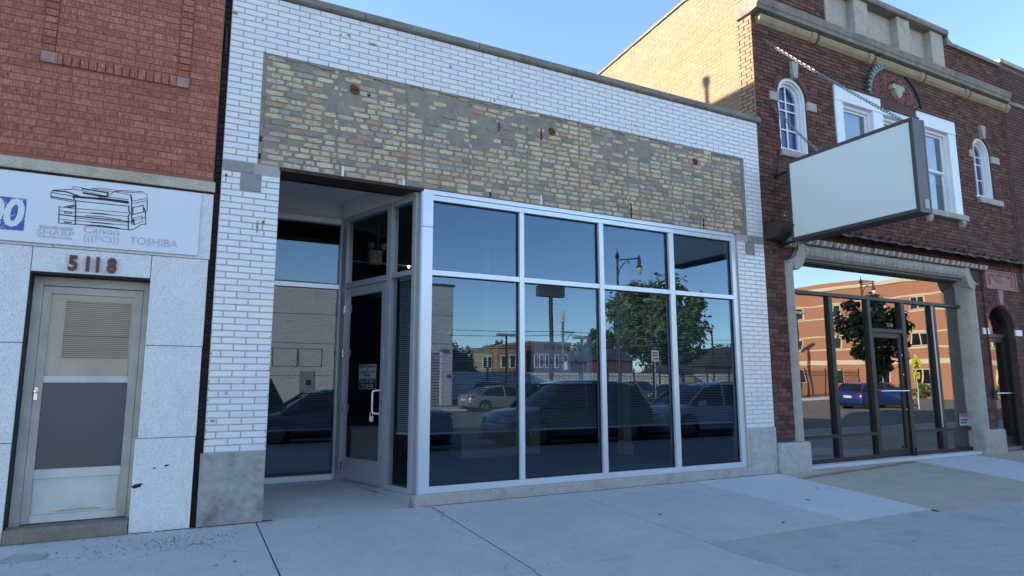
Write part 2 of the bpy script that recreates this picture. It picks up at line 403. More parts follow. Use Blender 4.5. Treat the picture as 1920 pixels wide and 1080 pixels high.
def stain_slab():
    m, nt, b = mk('tan_concrete_with_rust_line'); v = pos(nt)
    c = ramp(nt, noise(nt, v, 3.3, 6, .65), [(.3,(.46,.39,.29)),(.7,(.55,.47,.36))])
    sp = nd(nt, 'ShaderNodeSeparateXYZ'); ln(nt, v, sp.inputs[0])
    a = nd(nt, 'ShaderNodeMath', operation='MULTIPLY_ADD'); a.inputs[1].default_value = .10; a.inputs[2].default_value = -1.26   # line y = .1x - 1.26
    ln(nt, sp.outputs[0], a.inputs[0])
    d = nd(nt, 'ShaderNodeMath', operation='SUBTRACT'); ln(nt, sp.outputs[1], d.inputs[0]); ln(nt, a.outputs[0], d.inputs[1])
    w = nd(nt, 'ShaderNodeMath', operation='MULTIPLY_ADD'); ln(nt, noise(nt, v, 3, 4), w.inputs[0]); w.inputs[1].default_value = .16; ln(nt, d.outputs[0], w.inputs[2])
    ab = nd(nt, 'ShaderNodeMath', operation='ABSOLUTE'); ln(nt, w.outputs[0], ab.inputs[0])
    c = mix(nt, ramp(nt, ab.outputs[0], [(.0,.75),(.05,.55),(.09,0.0)]), c, (.17,.09,.045))
    c = mix(nt, ramp(nt, noise(nt, v, .9, 6, .7), [(.5,0.0),(.75,.5)]), c, (.37,.31,.23))
    fine = noise(nt, v, 180, 3); c = mix(nt, .35, c, ramp(nt, fine, [(.3,.35),(.7,.65)]), 'OVERLAY')
    ln(nt, c, b.inputs['Base Color']); b.inputs['Roughness'].default_value = .9; bump(nt, b, fine, .3, .006); return m
M['walk_rust'] = stain_slab()
RJ = -2.58
xs = [-6.6,-4.7,-2.8,-2.0,.95,2.87,4.83,6.95,8.75]
for i in range(len(xs)-1):
    slab(xs[i], xs[i+1], -.005, RJ, M['walk2'] if i == 7 else M['walk'], xs[i]-.08*(i/7), (8.40 if i == 7 else xs[i+1]-.08*((i+1)/7)))
slab(8.75, 10.55, -.005, RJ-.1, M['walk_rust'], 8.40, 10.2); slab(10.55, 12.33, -.005, RJ-.1, M['walk_rust'], 10.2, 11.65)
slab(12.33, 14.4, .12, RJ-.1, M['walk2'], 11.65, 13.85)
for a, b in ((14.4,16.4),(16.4,18.4),(18.4,20.4),(20.4,22.4)): slab(a, b, -.005, RJ-.1, M['walk_t'], a-.5, b-.5)
xs2 = [-6.6,-4.7,-2.8,-2.0,.9,2.79,4.73,6.85]
for i in range(len(xs2)-1):
    slab(xs2[i], xs2[i+1], RJ, -5.0, M['walk_d'] if i == 6 else M['walk'])
slab(6.85, 8.30, RJ, -5.0, M['walk_d']); slab(8.30, 10.2, RJ-.1, -5.0, M['walk_d'])
for a in range(6): slab(10.2+2*a, 12.2+2*a, RJ-.1, -5.0, M['walk_t'] if a % 2 else M['walk_d'])
for a in range(16): slab(-6.6+1.9*a, -4.7+1.9*a, -5.0, -6.58, M['walk_d'])
for a in range(8):
    slab(-21.8+1.9*a, -19.9+1.9*a, -.005, RJ, M['walk']); slab(-21.8+1.9*a, -19.9+1.9*a, RJ, -5.0, M['walk']); slab(-21.8+1.9*a, -19.9+1.9*a, -5.0, -6.58, M['walk_d'])
for a in range(10):
    slab(21.9+2*a, 23.9+2*a, -.005, RJ-.1, M['walk_t' if a % 3 else 'walk']); slab(22.2+2*a, 24.2+2*a, RJ-.1, -5.0, M['walk_d']); slab(23.8+2*a, 25.8+2*a, -5.0, -6.58, M['walk_d'])
k = MB(); k.prism([(-40,-6.6,-.3),(-40,-6.74,-.3),(-40,-6.735,-.14),(-40,-6.72,-.128),(-40,-6.6,-.126)], (100,0,0))
tag(k.build('kerb', M['walk']), 'concrete kerb along the parked cars', None, kind='structure')
# fallen leaves and grit on the sidewalk
lm = leafmat('dry_and_green_leaf_bits', [(.05,.06,.02),(.10,.11,.03),(.09,.06,.03),(.04,.035,.03)])
lv = MB()
def leafbit(x, y, s):
    a = random.uniform(0, 6.28); z = gz(y)+.003
    p = [(math.cos(a)*s, math.sin(a)*s), (-math.sin(a)*s*.45, math.cos(a)*s*.45)]
    q = [(p[0][0],p[0][1]), (p[1][0],p[1][1]), (-p[0][0],-p[0][1]), (-p[1][0],-p[1][1])]
    lv.add([(x+c[0], y+c[1], z+random.uniform(0,.008)) for c in q], [(0,1,2,3)])
for i in range(260): leafbit(random.gauss(.12,.33), random.gauss(-.5,.16), random.uniform(.004,.014))
for i in range(160): leafbit(random.uniform(-1.2,1.0), random.uniform(-.8,-.08), random.uniform(.003,.010))
for i in range(170): leafbit(random.uniform(.5,9.5), random.uniform(-3.6,-.1), random.uniform(.003,.011))
for i in range(90): leafbit(random.uniform(2.7,8.4), random.uniform(-.09,-.02), random.uniform(.003,.010))
leafbit(5.1,-1.45,.05); leafbit(7.4,-1.6,.05); leafbit(6.1,-2.3,.04)
for i in range(120): leafbit(random.uniform(8.8,14), random.uniform(-2.5,-.1), random.uniform(.004,.02))
for i in range(520):
    x = random.choice((random.uniform(2.66,8.2), random.uniform(8.2,15.4), random.uniform(.35,1.05), random.uniform(-1.2,.35)))
    leafbit(x, -.032-abs(random.gauss(0,.022)), random.uniform(.002,.009))
for i in range(46):
    x, y, rr_ = random.uniform(.2,9.5), random.uniform(-4.2,-.2), random.uniform(.007,.017)
    lv.add([(x+rr_*math.cos(t*.785)*random.uniform(.8,1.2), y+rr_*math.sin(t*.785)*random.uniform(.8,1.2), gz(y)+.0022) for t in range(8)], [tuple(range(8))])
jf = MB(); x = -2.0
while x < 15.4:                                          # crumbling dark joint where the walls meet the pavement
    w_ = random.uniform(.05,.16); o_ = -.016 if x < .38 else -.022 if x < 1.0 else -.004 if x < 2.66 else -.03 if x < 8.17 else -.02
    if not 1.0 < x < 2.6: jf.quad((x,o_-random.uniform(.006,.02),gz(-.03)+.0035),(x+w_,o_-random.uniform(.006,.02),gz(-.03)+.0035),(x+w_,.03,.0035),(x,.03,.0035))
    x += w_
jf.build('wall_joint', M['joint'], sidewalk, kind='stuff')
tag(lv.build('leaf_litter', lm), 'scattered leaf bits and grit on the sidewalk', 'leaves', kind='stuff')
# a crumpled clear plastic bag at the foot of the step
bag = MB(); nb = 14
vs = []
for i in range(nb):
    for j in range(nb):
        u_, v_ = i/(nb-1)-.5, j/(nb-1)-.5
        rr = max(0, 1-4*(u_*u_+v_*v_))
        vs.append((-.93+u_*.34, -.56+v_*.15, gz(-.56)+.004+.05*rr*(.4+.6*abs(math.sin(9*u_+5*v_)))+random.uniform(0,.012)*rr))
bag.add(vs, [(i*nb+j, (i+1)*nb+j, (i+1)*nb+j+1, i*nb+j+1) for i in range(nb-1) for j in range(nb-1)])
M['bag'] = glass('crumpled_plastic_film', .10, (.92,.93,.94))
tag(bag.build('plastic_bag', M['bag']), 'small crumpled clear plastic bag on the pavement below the door step', 'bag')

# ---------------------------------------------------------------- brickwork
def rect(x0, x1, z0, z1): return lambda z: (x0, x1) if z0 <= z <= z1 else None
def arch(cx, r, z0, spring, b=None):                    # round-headed opening
    b = b or r
    def f(z):
        if z < z0 or z > spring+b: return None
        if z <= spring: return (cx-r, cx+r)
        w = r*math.sqrt(max(0, 1-((z-spring)/b)**2)); return (cx-w, cx+w) if w > .01 else None
    return f
def intervals(x0, x1, z, holes):
    iv = [(x0, x1)]
    for h in holes:
        q = h(z)
        if not q: continue
        nv = []
        for a, b in iv:
            if q[1] <= a or q[0] >= b: nv.append((a, b)); continue
            if q[0] > a: nv.append((a, q[0]))
            if q[1] < b: nv.append((q[1], b))
        iv = nv
    return [(a, b) for a, b in iv if b-a > .004]
def backing(mb, x0, x1, z0, z1, y0, y1, holes, dz=.02):
    n = max(1, round((z1-z0)/dz)); prev = None; zs = z0
    for i in range(n+1):
        iv = intervals(x0, x1, z0+(i+.5)*(z1-z0)/n, holes) if i < n else None
        if iv != prev:
            if prev:
                for a, b in prev: mb.box(a, b, y0, y1, zs, z0+i*(z1-z0)/n)
            prev = iv; zs = z0+i*(z1-z0)/n
    return mb
def field(x0, x1, z0, z1, pitch, bl, holes=(), off=0, j=.011, third=False, rnd=0):
    out = []; n = round((z1-z0)/pitch)
    for r_ in range(n):
        za, zb = z0+r_*pitch, z0+(r_+1)*pitch
        iv = []
        a1 = intervals(x0, x1, za+.25*pitch, holes); b1 = intervals(x0, x1, zb-.25*pitch, holes)
        for a in a1:
            for b in b1:
                lo, hi = max(a[0], b[0]), min(a[1], b[1])
                if hi-lo > .02: iv.append((lo, hi))
        sh = off + (bl/2 if r_ % 2 else 0) + (random.uniform(-rnd, rnd))
        cuts = []; x = x0 - ((x0-sh) % bl) - bl
        while x < x1+bl:
            cuts.append(x+random.uniform(-rnd, rnd)*.3)
            if third and random.random() < .18: cuts.append(x+bl*.5)
            x += bl
        for lo, hi in iv:
            cs = [lo] + [c for c in cuts if lo+.035 < c < hi-.035] + [hi]
            for p, q in zip(cs, cs[1:]):
                out.append((p+(j/2 if p > lo else j*.2), q-(j/2 if q < hi else j*.2), za+j/2, zb-j/2))
    return out
def px_score(c, w, h):
    d = Vector(c)-CAM; z = d.dot(fw)
    if z < .2: return 0
    x, y = d.dot(r2)/z, d.dot(u2)/z
    if abs(x) > .79 or abs(y) > .445: return 0
    return w*h/(d.length**2)*max(.05, abs(d.y)/d.length)
_bc = {}
def brick_object(name, r, y, depth, mat, parent):
    w, h = r[1]-r[0], r[3]-r[2]
    key = (name, mat.name, round(w, 3), round(h, 3), depth)
    if key not in _bc:
        b = MB(); b.chbox(-key[2]/2, key[2]/2, 0, depth, -key[3]/2, key[3]/2, .003); _bc[key] = b.mesh(name, mat)
    o = bpy.data.objects.new(name, _bc[key]); COL.objects.link(o); o.parent = parent
    if parent: o.matrix_parent_inverse = wm(parent).inverted()
    o.location = ((r[0]+r[1])/2, y, (r[2]+r[3])/2)
    return o
def lay(rects, parent, mat, y, depth, n=300, jit=.0012, name='brick', rest='brickwork'):
    rects = sorted(rects, key=lambda r: -px_score(((r[0]+r[1])/2, y, (r[2]+r[3])/2), r[1]-r[0], r[3]-r[2]))
    n = min(n, sum(1 for r in rects if px_score(((r[0]+r[1])/2, y, (r[2]+r[3])/2), 1, 1) > 0))
    for r in rects[:n]: brick_object(name, r, y+random.uniform(-jit, jit), depth, mat, parent)
    if rects[n:]:
        b = MB()
        for r in rects[n:]:
            yy = y+random.uniform(-jit, jit); b.chbox(r[0], r[1], yy, yy+depth, r[2], r[3], .003)
        b.build(rest, mat, parent, kind='stuff')
def text(s, size, mat, name, parent, x, y, z, align='CENTER', sx=1, ext=0, bold=0, shear=0, space=1):
    cu = bpy.data.curves.new(name, 'FONT'); cu.body = s; cu.size = size; cu.align_x = align; cu.align_y = 'CENTER'
    cu.extrude = ext; cu.offset = bold; cu.shear = shear; cu.resolution_u = 3; cu.space_character = space
    t = bpy.data.objects.new(name, cu); COL.objects.link(t)
    me = bpy.data.meshes.new_from_object(t.evaluated_get(bpy.context.evaluated_depsgraph_get()))
    bpy.data.objects.remove(t)
    me.transform(Matrix.Translation((x, y, z)) @ Matrix.Rotation(R(90), 4, 'X') @ Matrix.Diagonal((sx, 1, 1, 1)))
    me.materials.clear(); me.materials.append(mat)
    o = bpy.data.objects.new(name, me); COL.objects.link(o)
    if parent is not None: o.parent = parent; o.matrix_parent_inverse = wm(parent).inverted()
    return o

# ================================================================ left building (brown brick over terrazzo panels)
LB = thing('brick_building', 'red-brown brick building over speckled terrazzo panels at the left edge', 'building', (-1.5,0,0))
LX0 = -7.0
b = MB(); backing(b, LX0, .335, 3.565, 10.05, .006, .35, [])
lwall = b.build('wall', M['mortar_l'], LB)
framer = [rect(-1.275,.035,4.555,4.672), rect(-1.275,-1.165,4.672,5.95), rect(-.085,.035,4.672,5.95), rect(-1.275,.035,5.95,6.07)]
lay(field(LX0, .325, 3.60, 9.90, .0722, .262, framer, off=.05, j=.012, third=True, rnd=.015), lwall, M['leftbrick'], 0.0, .02)
# raised brick frame with pale corner blocks
fr = []
n = 15
for i in range(n): fr.append((-1.165+i*1.08/n+.004, -1.165+(i+1)*1.08/n-.004, 4.558, 4.668))
for i in range(17):
    for x0, x1 in ((-1.27,-1.17),(-.08,.03)): fr.append((x0, x1, 4.676+i*.0749, 4.676+(i+1)*.0749-.009))
for i in range(n): fr.append((-1.165+i*1.08/n+.004, -1.165+(i+1)*1.08/n-.004, 5.955, 6.065))
lay(fr, lwall, M['leftbrick'], -.018, .036, jit=.002, name='frame_brick', rest='frame_brickwork')
M['cst'] = paint('pinkish_corner_stone', (.34,.22,.18), .7, 0, .2, 8)
for x0 in (-1.275,-.085):
    for z0 in (4.556,5.953): MB().box(x0, x0+.118, -.022, .018, z0, z0+.115).build('corner_block', M['cst'], lwall, bevel=.005)
# thin dark brick strip in the gap beside the white building
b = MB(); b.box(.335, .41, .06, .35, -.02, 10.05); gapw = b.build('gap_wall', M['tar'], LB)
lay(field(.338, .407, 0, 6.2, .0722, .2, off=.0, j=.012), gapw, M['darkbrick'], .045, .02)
MB().tube([(.372,.03,5.35),(.372,.03,5.05)], .018, 8).build('pipe_stub', M['tar'], LB)
# limestone ledge
for x0, x1 in ((-7,-2.2),(-2.2,.355)):
    MB().yz([(-.035,3.445),(-.035,3.53),(-.02,3.55),(0,3.565),(.3,3.565),(.3,3.445)], x0+.002, x1).build('ledge_stone', M['lime_y'], LB, bevel=.004)
MB().box(-7, .35, -.008, .05, 3.43, 3.445).build('ledge_joint', M['tar'], LB)
# terrazzo panels
def panel(x0, x1, z0, z1, y0=0.0, mat='granite'): return MB().box(x0+.003, x1-.003, y0, .30, z0+.003, z1-.003).build('terrazzo_panel', M[mat], LB, bevel=.004)
panel(-7, -4, 2.715, 3.43); panel(-4, -1.02, 2.715, 3.43, 0.004); panel(-1.02, .35, 2.715, 3.43)
panel(-7, -4, -.03, 2.715); panel(-4, -1.175, 1.80, 2.715); panel(-4, -1.175, .885, 1.80); panel(-4, -1.175, -.08, .885)
panel(-1.175, -.185, 2.475, 2.715, 0.0); panel(-.185, .34, 1.80, 2.715); panel(-.185, .335, .89, 1.80, -.001); panel(-.205, .33, -.06, .89, -.004)
MB().box(-1.19,-1.168,.02,.3,-.05,2.7).build('panel_joint', M['tar'], LB)
MB().box(-1.168,-.185,.02,.3,2.46,2.475).build('soffit_joint', M['tar'], LB)
for x, z, w in ((-.02,.60,.016),(.085,.62,.022),(-.16,.44,.05)):   # knocked-out chips
    MB().xz([(x-w, z), (x-w*.2, z+w*.35), (x+w, z+w*.5), (x+w*.7, z-w*.2), (x-w*.4, z-w*.5)], -.0065, 0).build('chip', M['tar'], LB)
# step
MB().yz([(-.02,-.06),(-.02,.10),(0.0,.122),(.34,.13),(.34,-.06)], -1.17, -.21).build('door_step', stone('brown_pebbled_step', (.20,.17,.13),(.27,.23,.18),(.12,.10,.08), .9, 3, .5, .6, speck=(80,.6,(.35,.30,.22),(.12,.1,.08))), LB)
# storm door
D = bpy.data.objects.new('storm_door', None); COL.objects.link(D); D.parent = LB; D.matrix_parent_inverse = wm(LB).inverted(); D.location = (-.66,.2,.13)
def dp(name, x0, x1, z0, z1, y0, y1, mat, bevel=.004): return MB().box(x0, x1, y0, y1, z0, z1).build(name, M[mat], D, bevel=bevel)
y = .2
dp('frame_jamb', -1.165, -1.085, .12, 2.455, y-.03, .32, 'door_f'); dp('frame_jamb', -.235, -.187, .12, 2.455, y-.03, .32, 'door_f'); dp('frame_head', -1.085, -.235, 2.37, 2.455, y-.03, .32, 'door_f')
dp('stile', -1.083, -1.015, .135, 2.365, y-.01, y+.03, 'door_f'); dp('stile', -.315, -.238, .135, 2.365, y-.01, y+.03, 'door_f')
dp('rail', -1.015, -.315, 2.295, 2.365, y-.008, y+.03, 'door_f'); dp('rail', -1.015, -.315, 1.432, 1.495, y-.006, y+.03, 'door_w')
dp('rail', -1.015, -.315, .535, .622, y-.008, y+.03, 'door_w'); dp('rail', -1.015, -.315, .135, .205, y-.008, y+.03, 'door_w')
dp('kick_panel', -1.015, -.315, .205, .535, y+.004, y+.02, 'door_w', .006)
kp = MB()
for a, c in (((-1.0,.515),(-.33,.523)),((-1.0,.215),(-.33,.223))): kp.box(a[0], c[0], y-.001, y+.004, a[1], c[1])
for a in (-1.0,-.338): kp.box(a, a+.008, y-.001, y+.004, .223, .515)
kp.build('panel_moulding', M['door_w'], D)
g1 = MB(); g1.box(-1.013,-.317,y+.008,y+.012,.623,1.431); g1.build('lower_glass', M['frost'], D)
g2 = MB(); g2.box(-1.013,-.317,y+.008,y+.012,1.496,2.294); g2.build('upper_glass', M['glass_storm'], D)
# inner door behind the storm door: cream leaf with a ribbed window, dark film below
dp('inner_leaf', -1.08, -.24, .135, 1.40, y+.06, y+.10, 'door_f'); dp('inner_film', -1.0, -.33, .63, 1.43, y+.030, y+.034, 'dark')
dp('inner_leaf', -1.08, -.905, 1.40, 2.36, y+.03, y+.07, 'door_w'); dp('inner_leaf', -.325, -.24, 1.40, 2.36, y+.03, y+.07, 'door_w')
dp('inner_leaf', -.905, -.325, 1.40, 1.66, y+.03, y+.07, 'door_w'); dp('inner_leaf', -.905, -.325, 2.24, 2.36, y+.03, y+.07, 'door_w')
dp('curtain', -.905, -.325, 1.66, 2.24, y+.055, y+.065, 'brown')
M['curt'] = paint('grey_curtain', (.40,.40,.38), .8)
cur = MB()
for i in range(30): cur.box(-.90, -.33, y+.047, y+.055, 1.665+i*.0192, 1.665+i*.0192+.010)
cur.build('curtain_ribs', M['curt'], D, kind='stuff')
for x0, x1, z0, z1 in ((-.915,-.895,1.65,2.25),(-.335,-.315,1.65,2.25),(-.895,-.335,1.65,1.668),(-.895,-.335,2.232,2.25)): dp('window_moulding', x0, x1, z0, z1, y+.022, y+.03, 'door_w', .003)
kn = MB(); kn.box(-1.075,-1.048,y-.018,y-.008,1.27,1.385); kn.lathe([(.012,0),(.012,.03),(.02,.035),(.021,.05),(.012,.06)], (-1.061,y-.078,1.352), 12, 'y'); kn.build('latch_knob', M['chrome'], D, smooth=40)
M['stain'] = paint('faint_rust_wash', (.47,.37,.25), .6, 0, .25, 25)
MB().xz([(-.87,.212),(-.62,.226),(-.40,.214),(-.45,.235),(-.60,.248),(-.80,.238)], y+.0032, y+.004).build('rust_stain', M['stain'], D)
MB().box(-.74,-.66,y-.012,y-.008,.605,.62).build('lift_tab', M['door_w'], D)
MB().box(-7,.33,.34,7.9,0,9.9).build('rear_block', M['mortar_l'], LB)
# roof: unseen level side parapet, its height set to cast the shadow on the neighbour
MB().box(.05,.334,.35,9,7.5,10.05).build('side_parapet', M['mortar_l'], LB)
MB().box(-7.02,.34,-.04,.36,10.05,10.14).build('coping', M['lime_d'], LB)
MB().lathe([(.05,8.0),(.05,10.5),(.09,10.52),(.09,10.68)], (.15,6.5,0), 10).build('vent_pipe', M['tar'], LB)

# the numerals over the door
HN = thing('house_number', 'red-brown metal numerals 5118 above the cream door', 'numerals', (-.69,-.005,2.49))
for ch, x in (('5',-.845),('1',-.725),('1',-.643),('8',-.525)):
    text(ch, .20, M['redbrown'], 'numeral', HN, x, -.018, 2.568, ext=.014, bold=.006, sx=.85)
# copier sign board
SB = thing('sign_board', 'white board with a line drawing of a copier and faded lettering', 'sign', (-1.3,-.03,2.745))
MB().box(-3.6, .228, -.03, -.006, 2.745, 3.41).build('board', M['board'], SB, bevel=.002)
yb = -.0325
LOGO = MB(); LOGO.xz([(-2.2,2.845),(-1.255,2.845),(-1.255,3.155),(-2.2,3.155)], yb, -.03)
logo = LOGO.build('blue_logo_patch', M['blue_v'], SB)
cr = MB()
random.seed(3)
for i in range(26):
    x, z = random.uniform(-1.55,-1.26), random.uniform(2.85,3.15); pts = [(x, z)]
    for k_ in range(3): x += random.uniform(-.05,.05); z += random.uniform(-.04,.04); pts.append((min(-1.258,x), min(3.15,max(2.85,z))))
    for p, q in zip(pts, pts[1:]):
        d = Vector((q[0]-p[0], 0, q[1]-p[1]))
        if d.length < .005: continue
        nrm = Vector((-d.z,0,d.x)).normalized()*.0014
        cr.quad((p[0]-nrm.x,yb-.0012,p[1]-nrm.z),(q[0]-nrm.x,yb-.0012,q[1]-nrm.z),(q[0]+nrm.x,yb-.0012,q[1]+nrm.z),(p[0]+nrm.x,yb-.0012,p[1]+nrm.z))
cr.build('cracks', M['board'], logo, kind='stuff')
text('00', .36, M['board'], 'logo_digits', logo, -1.43, yb-.0025, 2.995, bold=.012, sx=.85, shear=.12)
MB().xz([(-1.30,3.125),(-1.27,3.15),(-1.37,3.10),(-1.36,3.085)], yb-.002, yb).build('accent_mark', M['board'], logo)
sh = MB()
for x0, x1, z0, z1 in ((-1.14,-.87,2.885,2.918),(-1.14,-.87,2.80,2.815)): sh.box(x0, x1, yb, -.03, z0, z1)
sh.build('faded_bars', M['ghost'], SB)
text('SHARP', .075, M['ghost'], 'faded_lettering', SB, -1.005, yb, 2.848, sx=1.35, bold=.001)
text('Canon', .10, M['ghost'], 'faded_lettering', SB, -.635, yb, 2.912, sx=1.15, bold=.0015)
text('(((PC)))', .085, M['ghost'], 'faded_lettering', SB, -.63, yb, 2.83, sx=1.15, bold=.001)
text('TOSHIBA', .105, M['ghost'], 'faded_lettering', SB, -.18, yb, 2.842, sx=1.0, bold=.0015)
COPIER = [(0.0044,[(-1.071,3.244),(-1.063,3.268),(-0.911,3.3)]),(0.0044,[(-1.071,3.244),(-1.075,3.21),(-1.067,3.192),(-0.872,3.173)]),(0.006600000000000001,[(-1.071,3.205),(-0.883,3.191)]),(0.007700000000000001,[(-1.059,3.264),(-0.959,3.269),(-0.855,3.24)]),(0.0044,[(-1.061,3.242),(-0.854,3.229)]),(0.0033000000000000004,[(-0.904,3.305),(-0.903,3.327),(-0.818,3.325),(-0.826,3.298)]),(0.0033000000000000004,[(-0.901,3.305),(-0.826,3.298),(-0.771,3.291)]),(0.0088,[(-0.828,3.318),(-0.611,3.305),(-0.615,3.267)]),(0.0033000000000000004,[(-0.771,3.291),(-0.615,3.267)]),(0.0033000000000000004,[(-0.752,3.33),(-0.571,3.319),(-0.488,3.34),(-0.686,3.343),(-0.752,3.33)]),(0.0033000000000000004,[(-0.605,3.269),(-0.563,3.324),(-0.416,3.308),(-0.406,3.277)]),(0.0033000000000000004,[(-0.563,3.324),(-0.488,3.346),(-0.317,3.358),(-0.276,3.338),(-0.268,3.287)]),(0.007700000000000001,[(-0.416,3.308),(-0.401,3.25)]),(0.0033000000000000004,[(-0.487,3.331),(-0.316,3.344)]),(0.0121,[(-0.814,3.276),(-0.68,3.264),(-0.62,3.265)]),(0.0143,[(-0.891,3.228),(-0.678,3.235),(-0.433,3.227)]),(0.0055000000000000005,[(-0.891,3.23),(-0.889,3.207),(-0.87,3.188),(-0.431,3.191)]),(0.0044,[(-0.68,3.264),(-0.435,3.257)]),(0.006600000000000001,[(-0.678,3.246),(-0.434,3.24)]),(0.006600000000000001,[(-0.87,3.188),(-0.856,2.954)]),(0.006600000000000001,[(-0.423,3.195),(-0.42,3.146),(-0.407,3.12),(-0.42,3.091),(-0.41,2.951)]),(0.0033000000000000004,[(-0.864,3.112),(-0.418,3.124)]),(0.0033000000000000004,[(-0.861,3.078),(-0.415,3.086)]),(0.00715,[(-0.861,3.036),(-0.411,3.035)]),(0.0033000000000000004,[(-0.859,3.018),(-0.411,3.022)]),(0.0033000000000000004,[(-0.857,2.993),(-0.409,2.995)]),(0.00495,[(-0.856,2.958),(-0.405,2.949)]),(0.006600000000000001,[(-0.404,3.272),(-0.385,3.012)]),(0.0038500000000000006,[(-0.402,3.246),(-0.269,3.294)]),(0.0033000000000000004,[(-0.4,3.222),(-0.27,3.268)]),(0.00495,[(-0.268,3.287),(-0.26,3.166),(-0.274,3.151),(-0.262,3.026),(-0.309,3.012),(-0.338,2.981),(-0.375,2.958),(-0.405,2.949)]),(0.00495,[(-0.388,3.181),(-0.298,3.217),(-0.29,3.149),(-0.38,3.11),(-0.388,3.181)]),(0.0033000000000000004,[(-0.375,3.072),(-0.3,3.107),(-0.294,3.05),(-0.364,3.005),(-0.375,3.072)]),(0.0099,[(-0.374,3.054),(-0.365,3.011)]),(0.006600000000000001,[(-0.287,3.191),(-0.273,3.136)]),(0.0033000000000000004,[(-0.411,3.031),(-0.27,3.096)]),(0.00495,[(-0.999,3.114),(-0.99,2.953),(-0.855,2.953)]),(0.0033000000000000004,[(-0.999,3.114),(-0.868,3.108)]),(0.0033000000000000004,[(-0.996,3.074),(-0.865,3.071)]),(0.006600000000000001,[(-0.996,3.037),(-0.862,3.032)]),(0.0033000000000000004,[(-0.992,2.992),(-0.858,2.99)]),(0.006600000000000001,[(-0.954,3.116),(-0.871,3.148)]),(0.007700000000000001,[(-0.925,3.113),(-0.87,3.131)]),(0.0033000000000000004,[(-0.953,3.067),(-0.892,3.067),(-0.893,3.055),(-0.95,3.053),(-0.953,3.067)]),(0.007700000000000001,[(-0.944,2.969),(-0.891,2.968)]),(0.0044,[(-0.733,3.085),(-0.651,3.09),(-0.553,3.082)]),(0.0044,[(-0.782,3.049),(-0.649,3.058),(-0.481,3.045)]),(0.006600000000000001,[(-0.73,2.99),(-0.546,2.992)]),(0.006600000000000001,[(-0.774,2.957),(-0.642,2.965),(-0.49,2.956)])]
dr = MB()
for w, pts in COPIER:
    w *= 1.5
    for p, q in zip(pts, pts[1:]):
        d = Vector((q[0]-p[0], 0, q[1]-p[1])); L = d.length
        if L < .001: continue
        d /= L; nrm = Vector((-d.z, 0, d.x))*w/2; e = d*w*.4
        a = Vector((p[0],yb,p[1]))-e; c = Vector((q[0],yb,q[1]))+e
        dr.quad(a-nrm, c-nrm, c+nrm, a+nrm)
dr.build('copier_drawing', M['ink'], SB)

# ================================================================ white glazed-brick shop
WB = thing('storefront_building', 'one-storey white glazed-brick shop with an exposed tan brick band and large windows', 'building', (4.5,0,0))
random.seed(11)
pan = rect(.765, 8.375, 3.835, 5.165)
opn = rect(1.01, 8.12, -1, 3.835)
b = MB(); backing(b, .41, 8.745, 0, 5.852, .0045, .30, [pan, opn])
facing = b.build('facade_wall', M['mortar_w'], WB)
low = field(.412, 8.742, .72, .72+43*.0697, .0697, .2385, [opn, rect(.60,.815,3.51,3.8), rect(8.305,8.52,3.51,3.8)], off=.513, j=.013)
upp = field(.412, 8.742, 3.837, 5.852, .0695, .2385, [pan], off=.66, j=.013)
lay(low+upp, facing, M['glazed'], 0.0, .02, jit=.0008, name='glazed_brick', rest='glazed_brickwork')
# bands, inset blocks, plinths
for x0, x1 in ((.412,.735),(8.372,8.743)): MB().box(x0, x1, -.004, .2, 3.719, 3.833).build('band_stone', M['grey_stone'], WB, bevel=.004)
for x0, x1 in ((.737,1.008),(8.122,8.370)): MB().box(x0, x1, .012, .2, 3.721, 3.834).build('mortar_patch', M['mortar_c'], WB, bevel=.006)
for x0 in (.606,8.311): MB().box(x0, x0+.203, -.003, .2, 3.518, 3.716).build('inset_block', M['grey_stone'], WB, bevel=.003)
MB().box(.385, 1.008, -.012, .25, -.03, .717).build('plinth_block', M['base_c'], WB, bevel=.006)
MB().box(8.172, 8.755, -.014, .25, -.03, .717).build('plinth_block', M['base_c2'], WB, bevel=.008)
# exposed common brick panel
MB().box(.765, 8.375, .024, .30, 3.835, 5.165).build('panel_bed', M['mortar_c'], WB)
bed = WB.children[-1]
def uneven(seed):
    rr = random.Random(seed); m_ = 14; P = []
    for i in range(m_):
        a = 2*math.pi*(i+.5)/m_; c, s_ = math.cos(a), math.sin(a)
        k_ = 1/max(abs(c), abs(s_)); k_ = min(k_, 1.30)
        f = k_*rr.uniform(.86, 1.03)
        P.append((c*f*.5, s_*f*.5))
    mb = MB(); o = []
    for x, z in P: o.append((x*.96, rr.uniform(-.003,.003), z*.90))
    o += [(x, .012, z) for x, z in P] + [(x, .035, z) for x, z in P] + [(0, -.003, 0)]
    fs = [(3*m_, i, (i+1)%m_)[::-1] for i in range(m_)]
    for l in range(2): fs += [(l*m_+i, (l+1)*m_+i, (l+1)*m_+(i+1)%m_, l*m_+(i+1)%m_) for i in range(m_)]
    fs = [f[::-1] for f in fs]
    return mb.add(o, fs)
VAR = [uneven(i) for i in range(10)]
VM = [v.mesh('common_brick', M['common']) for v in VAR]
cb = []
rows = 19
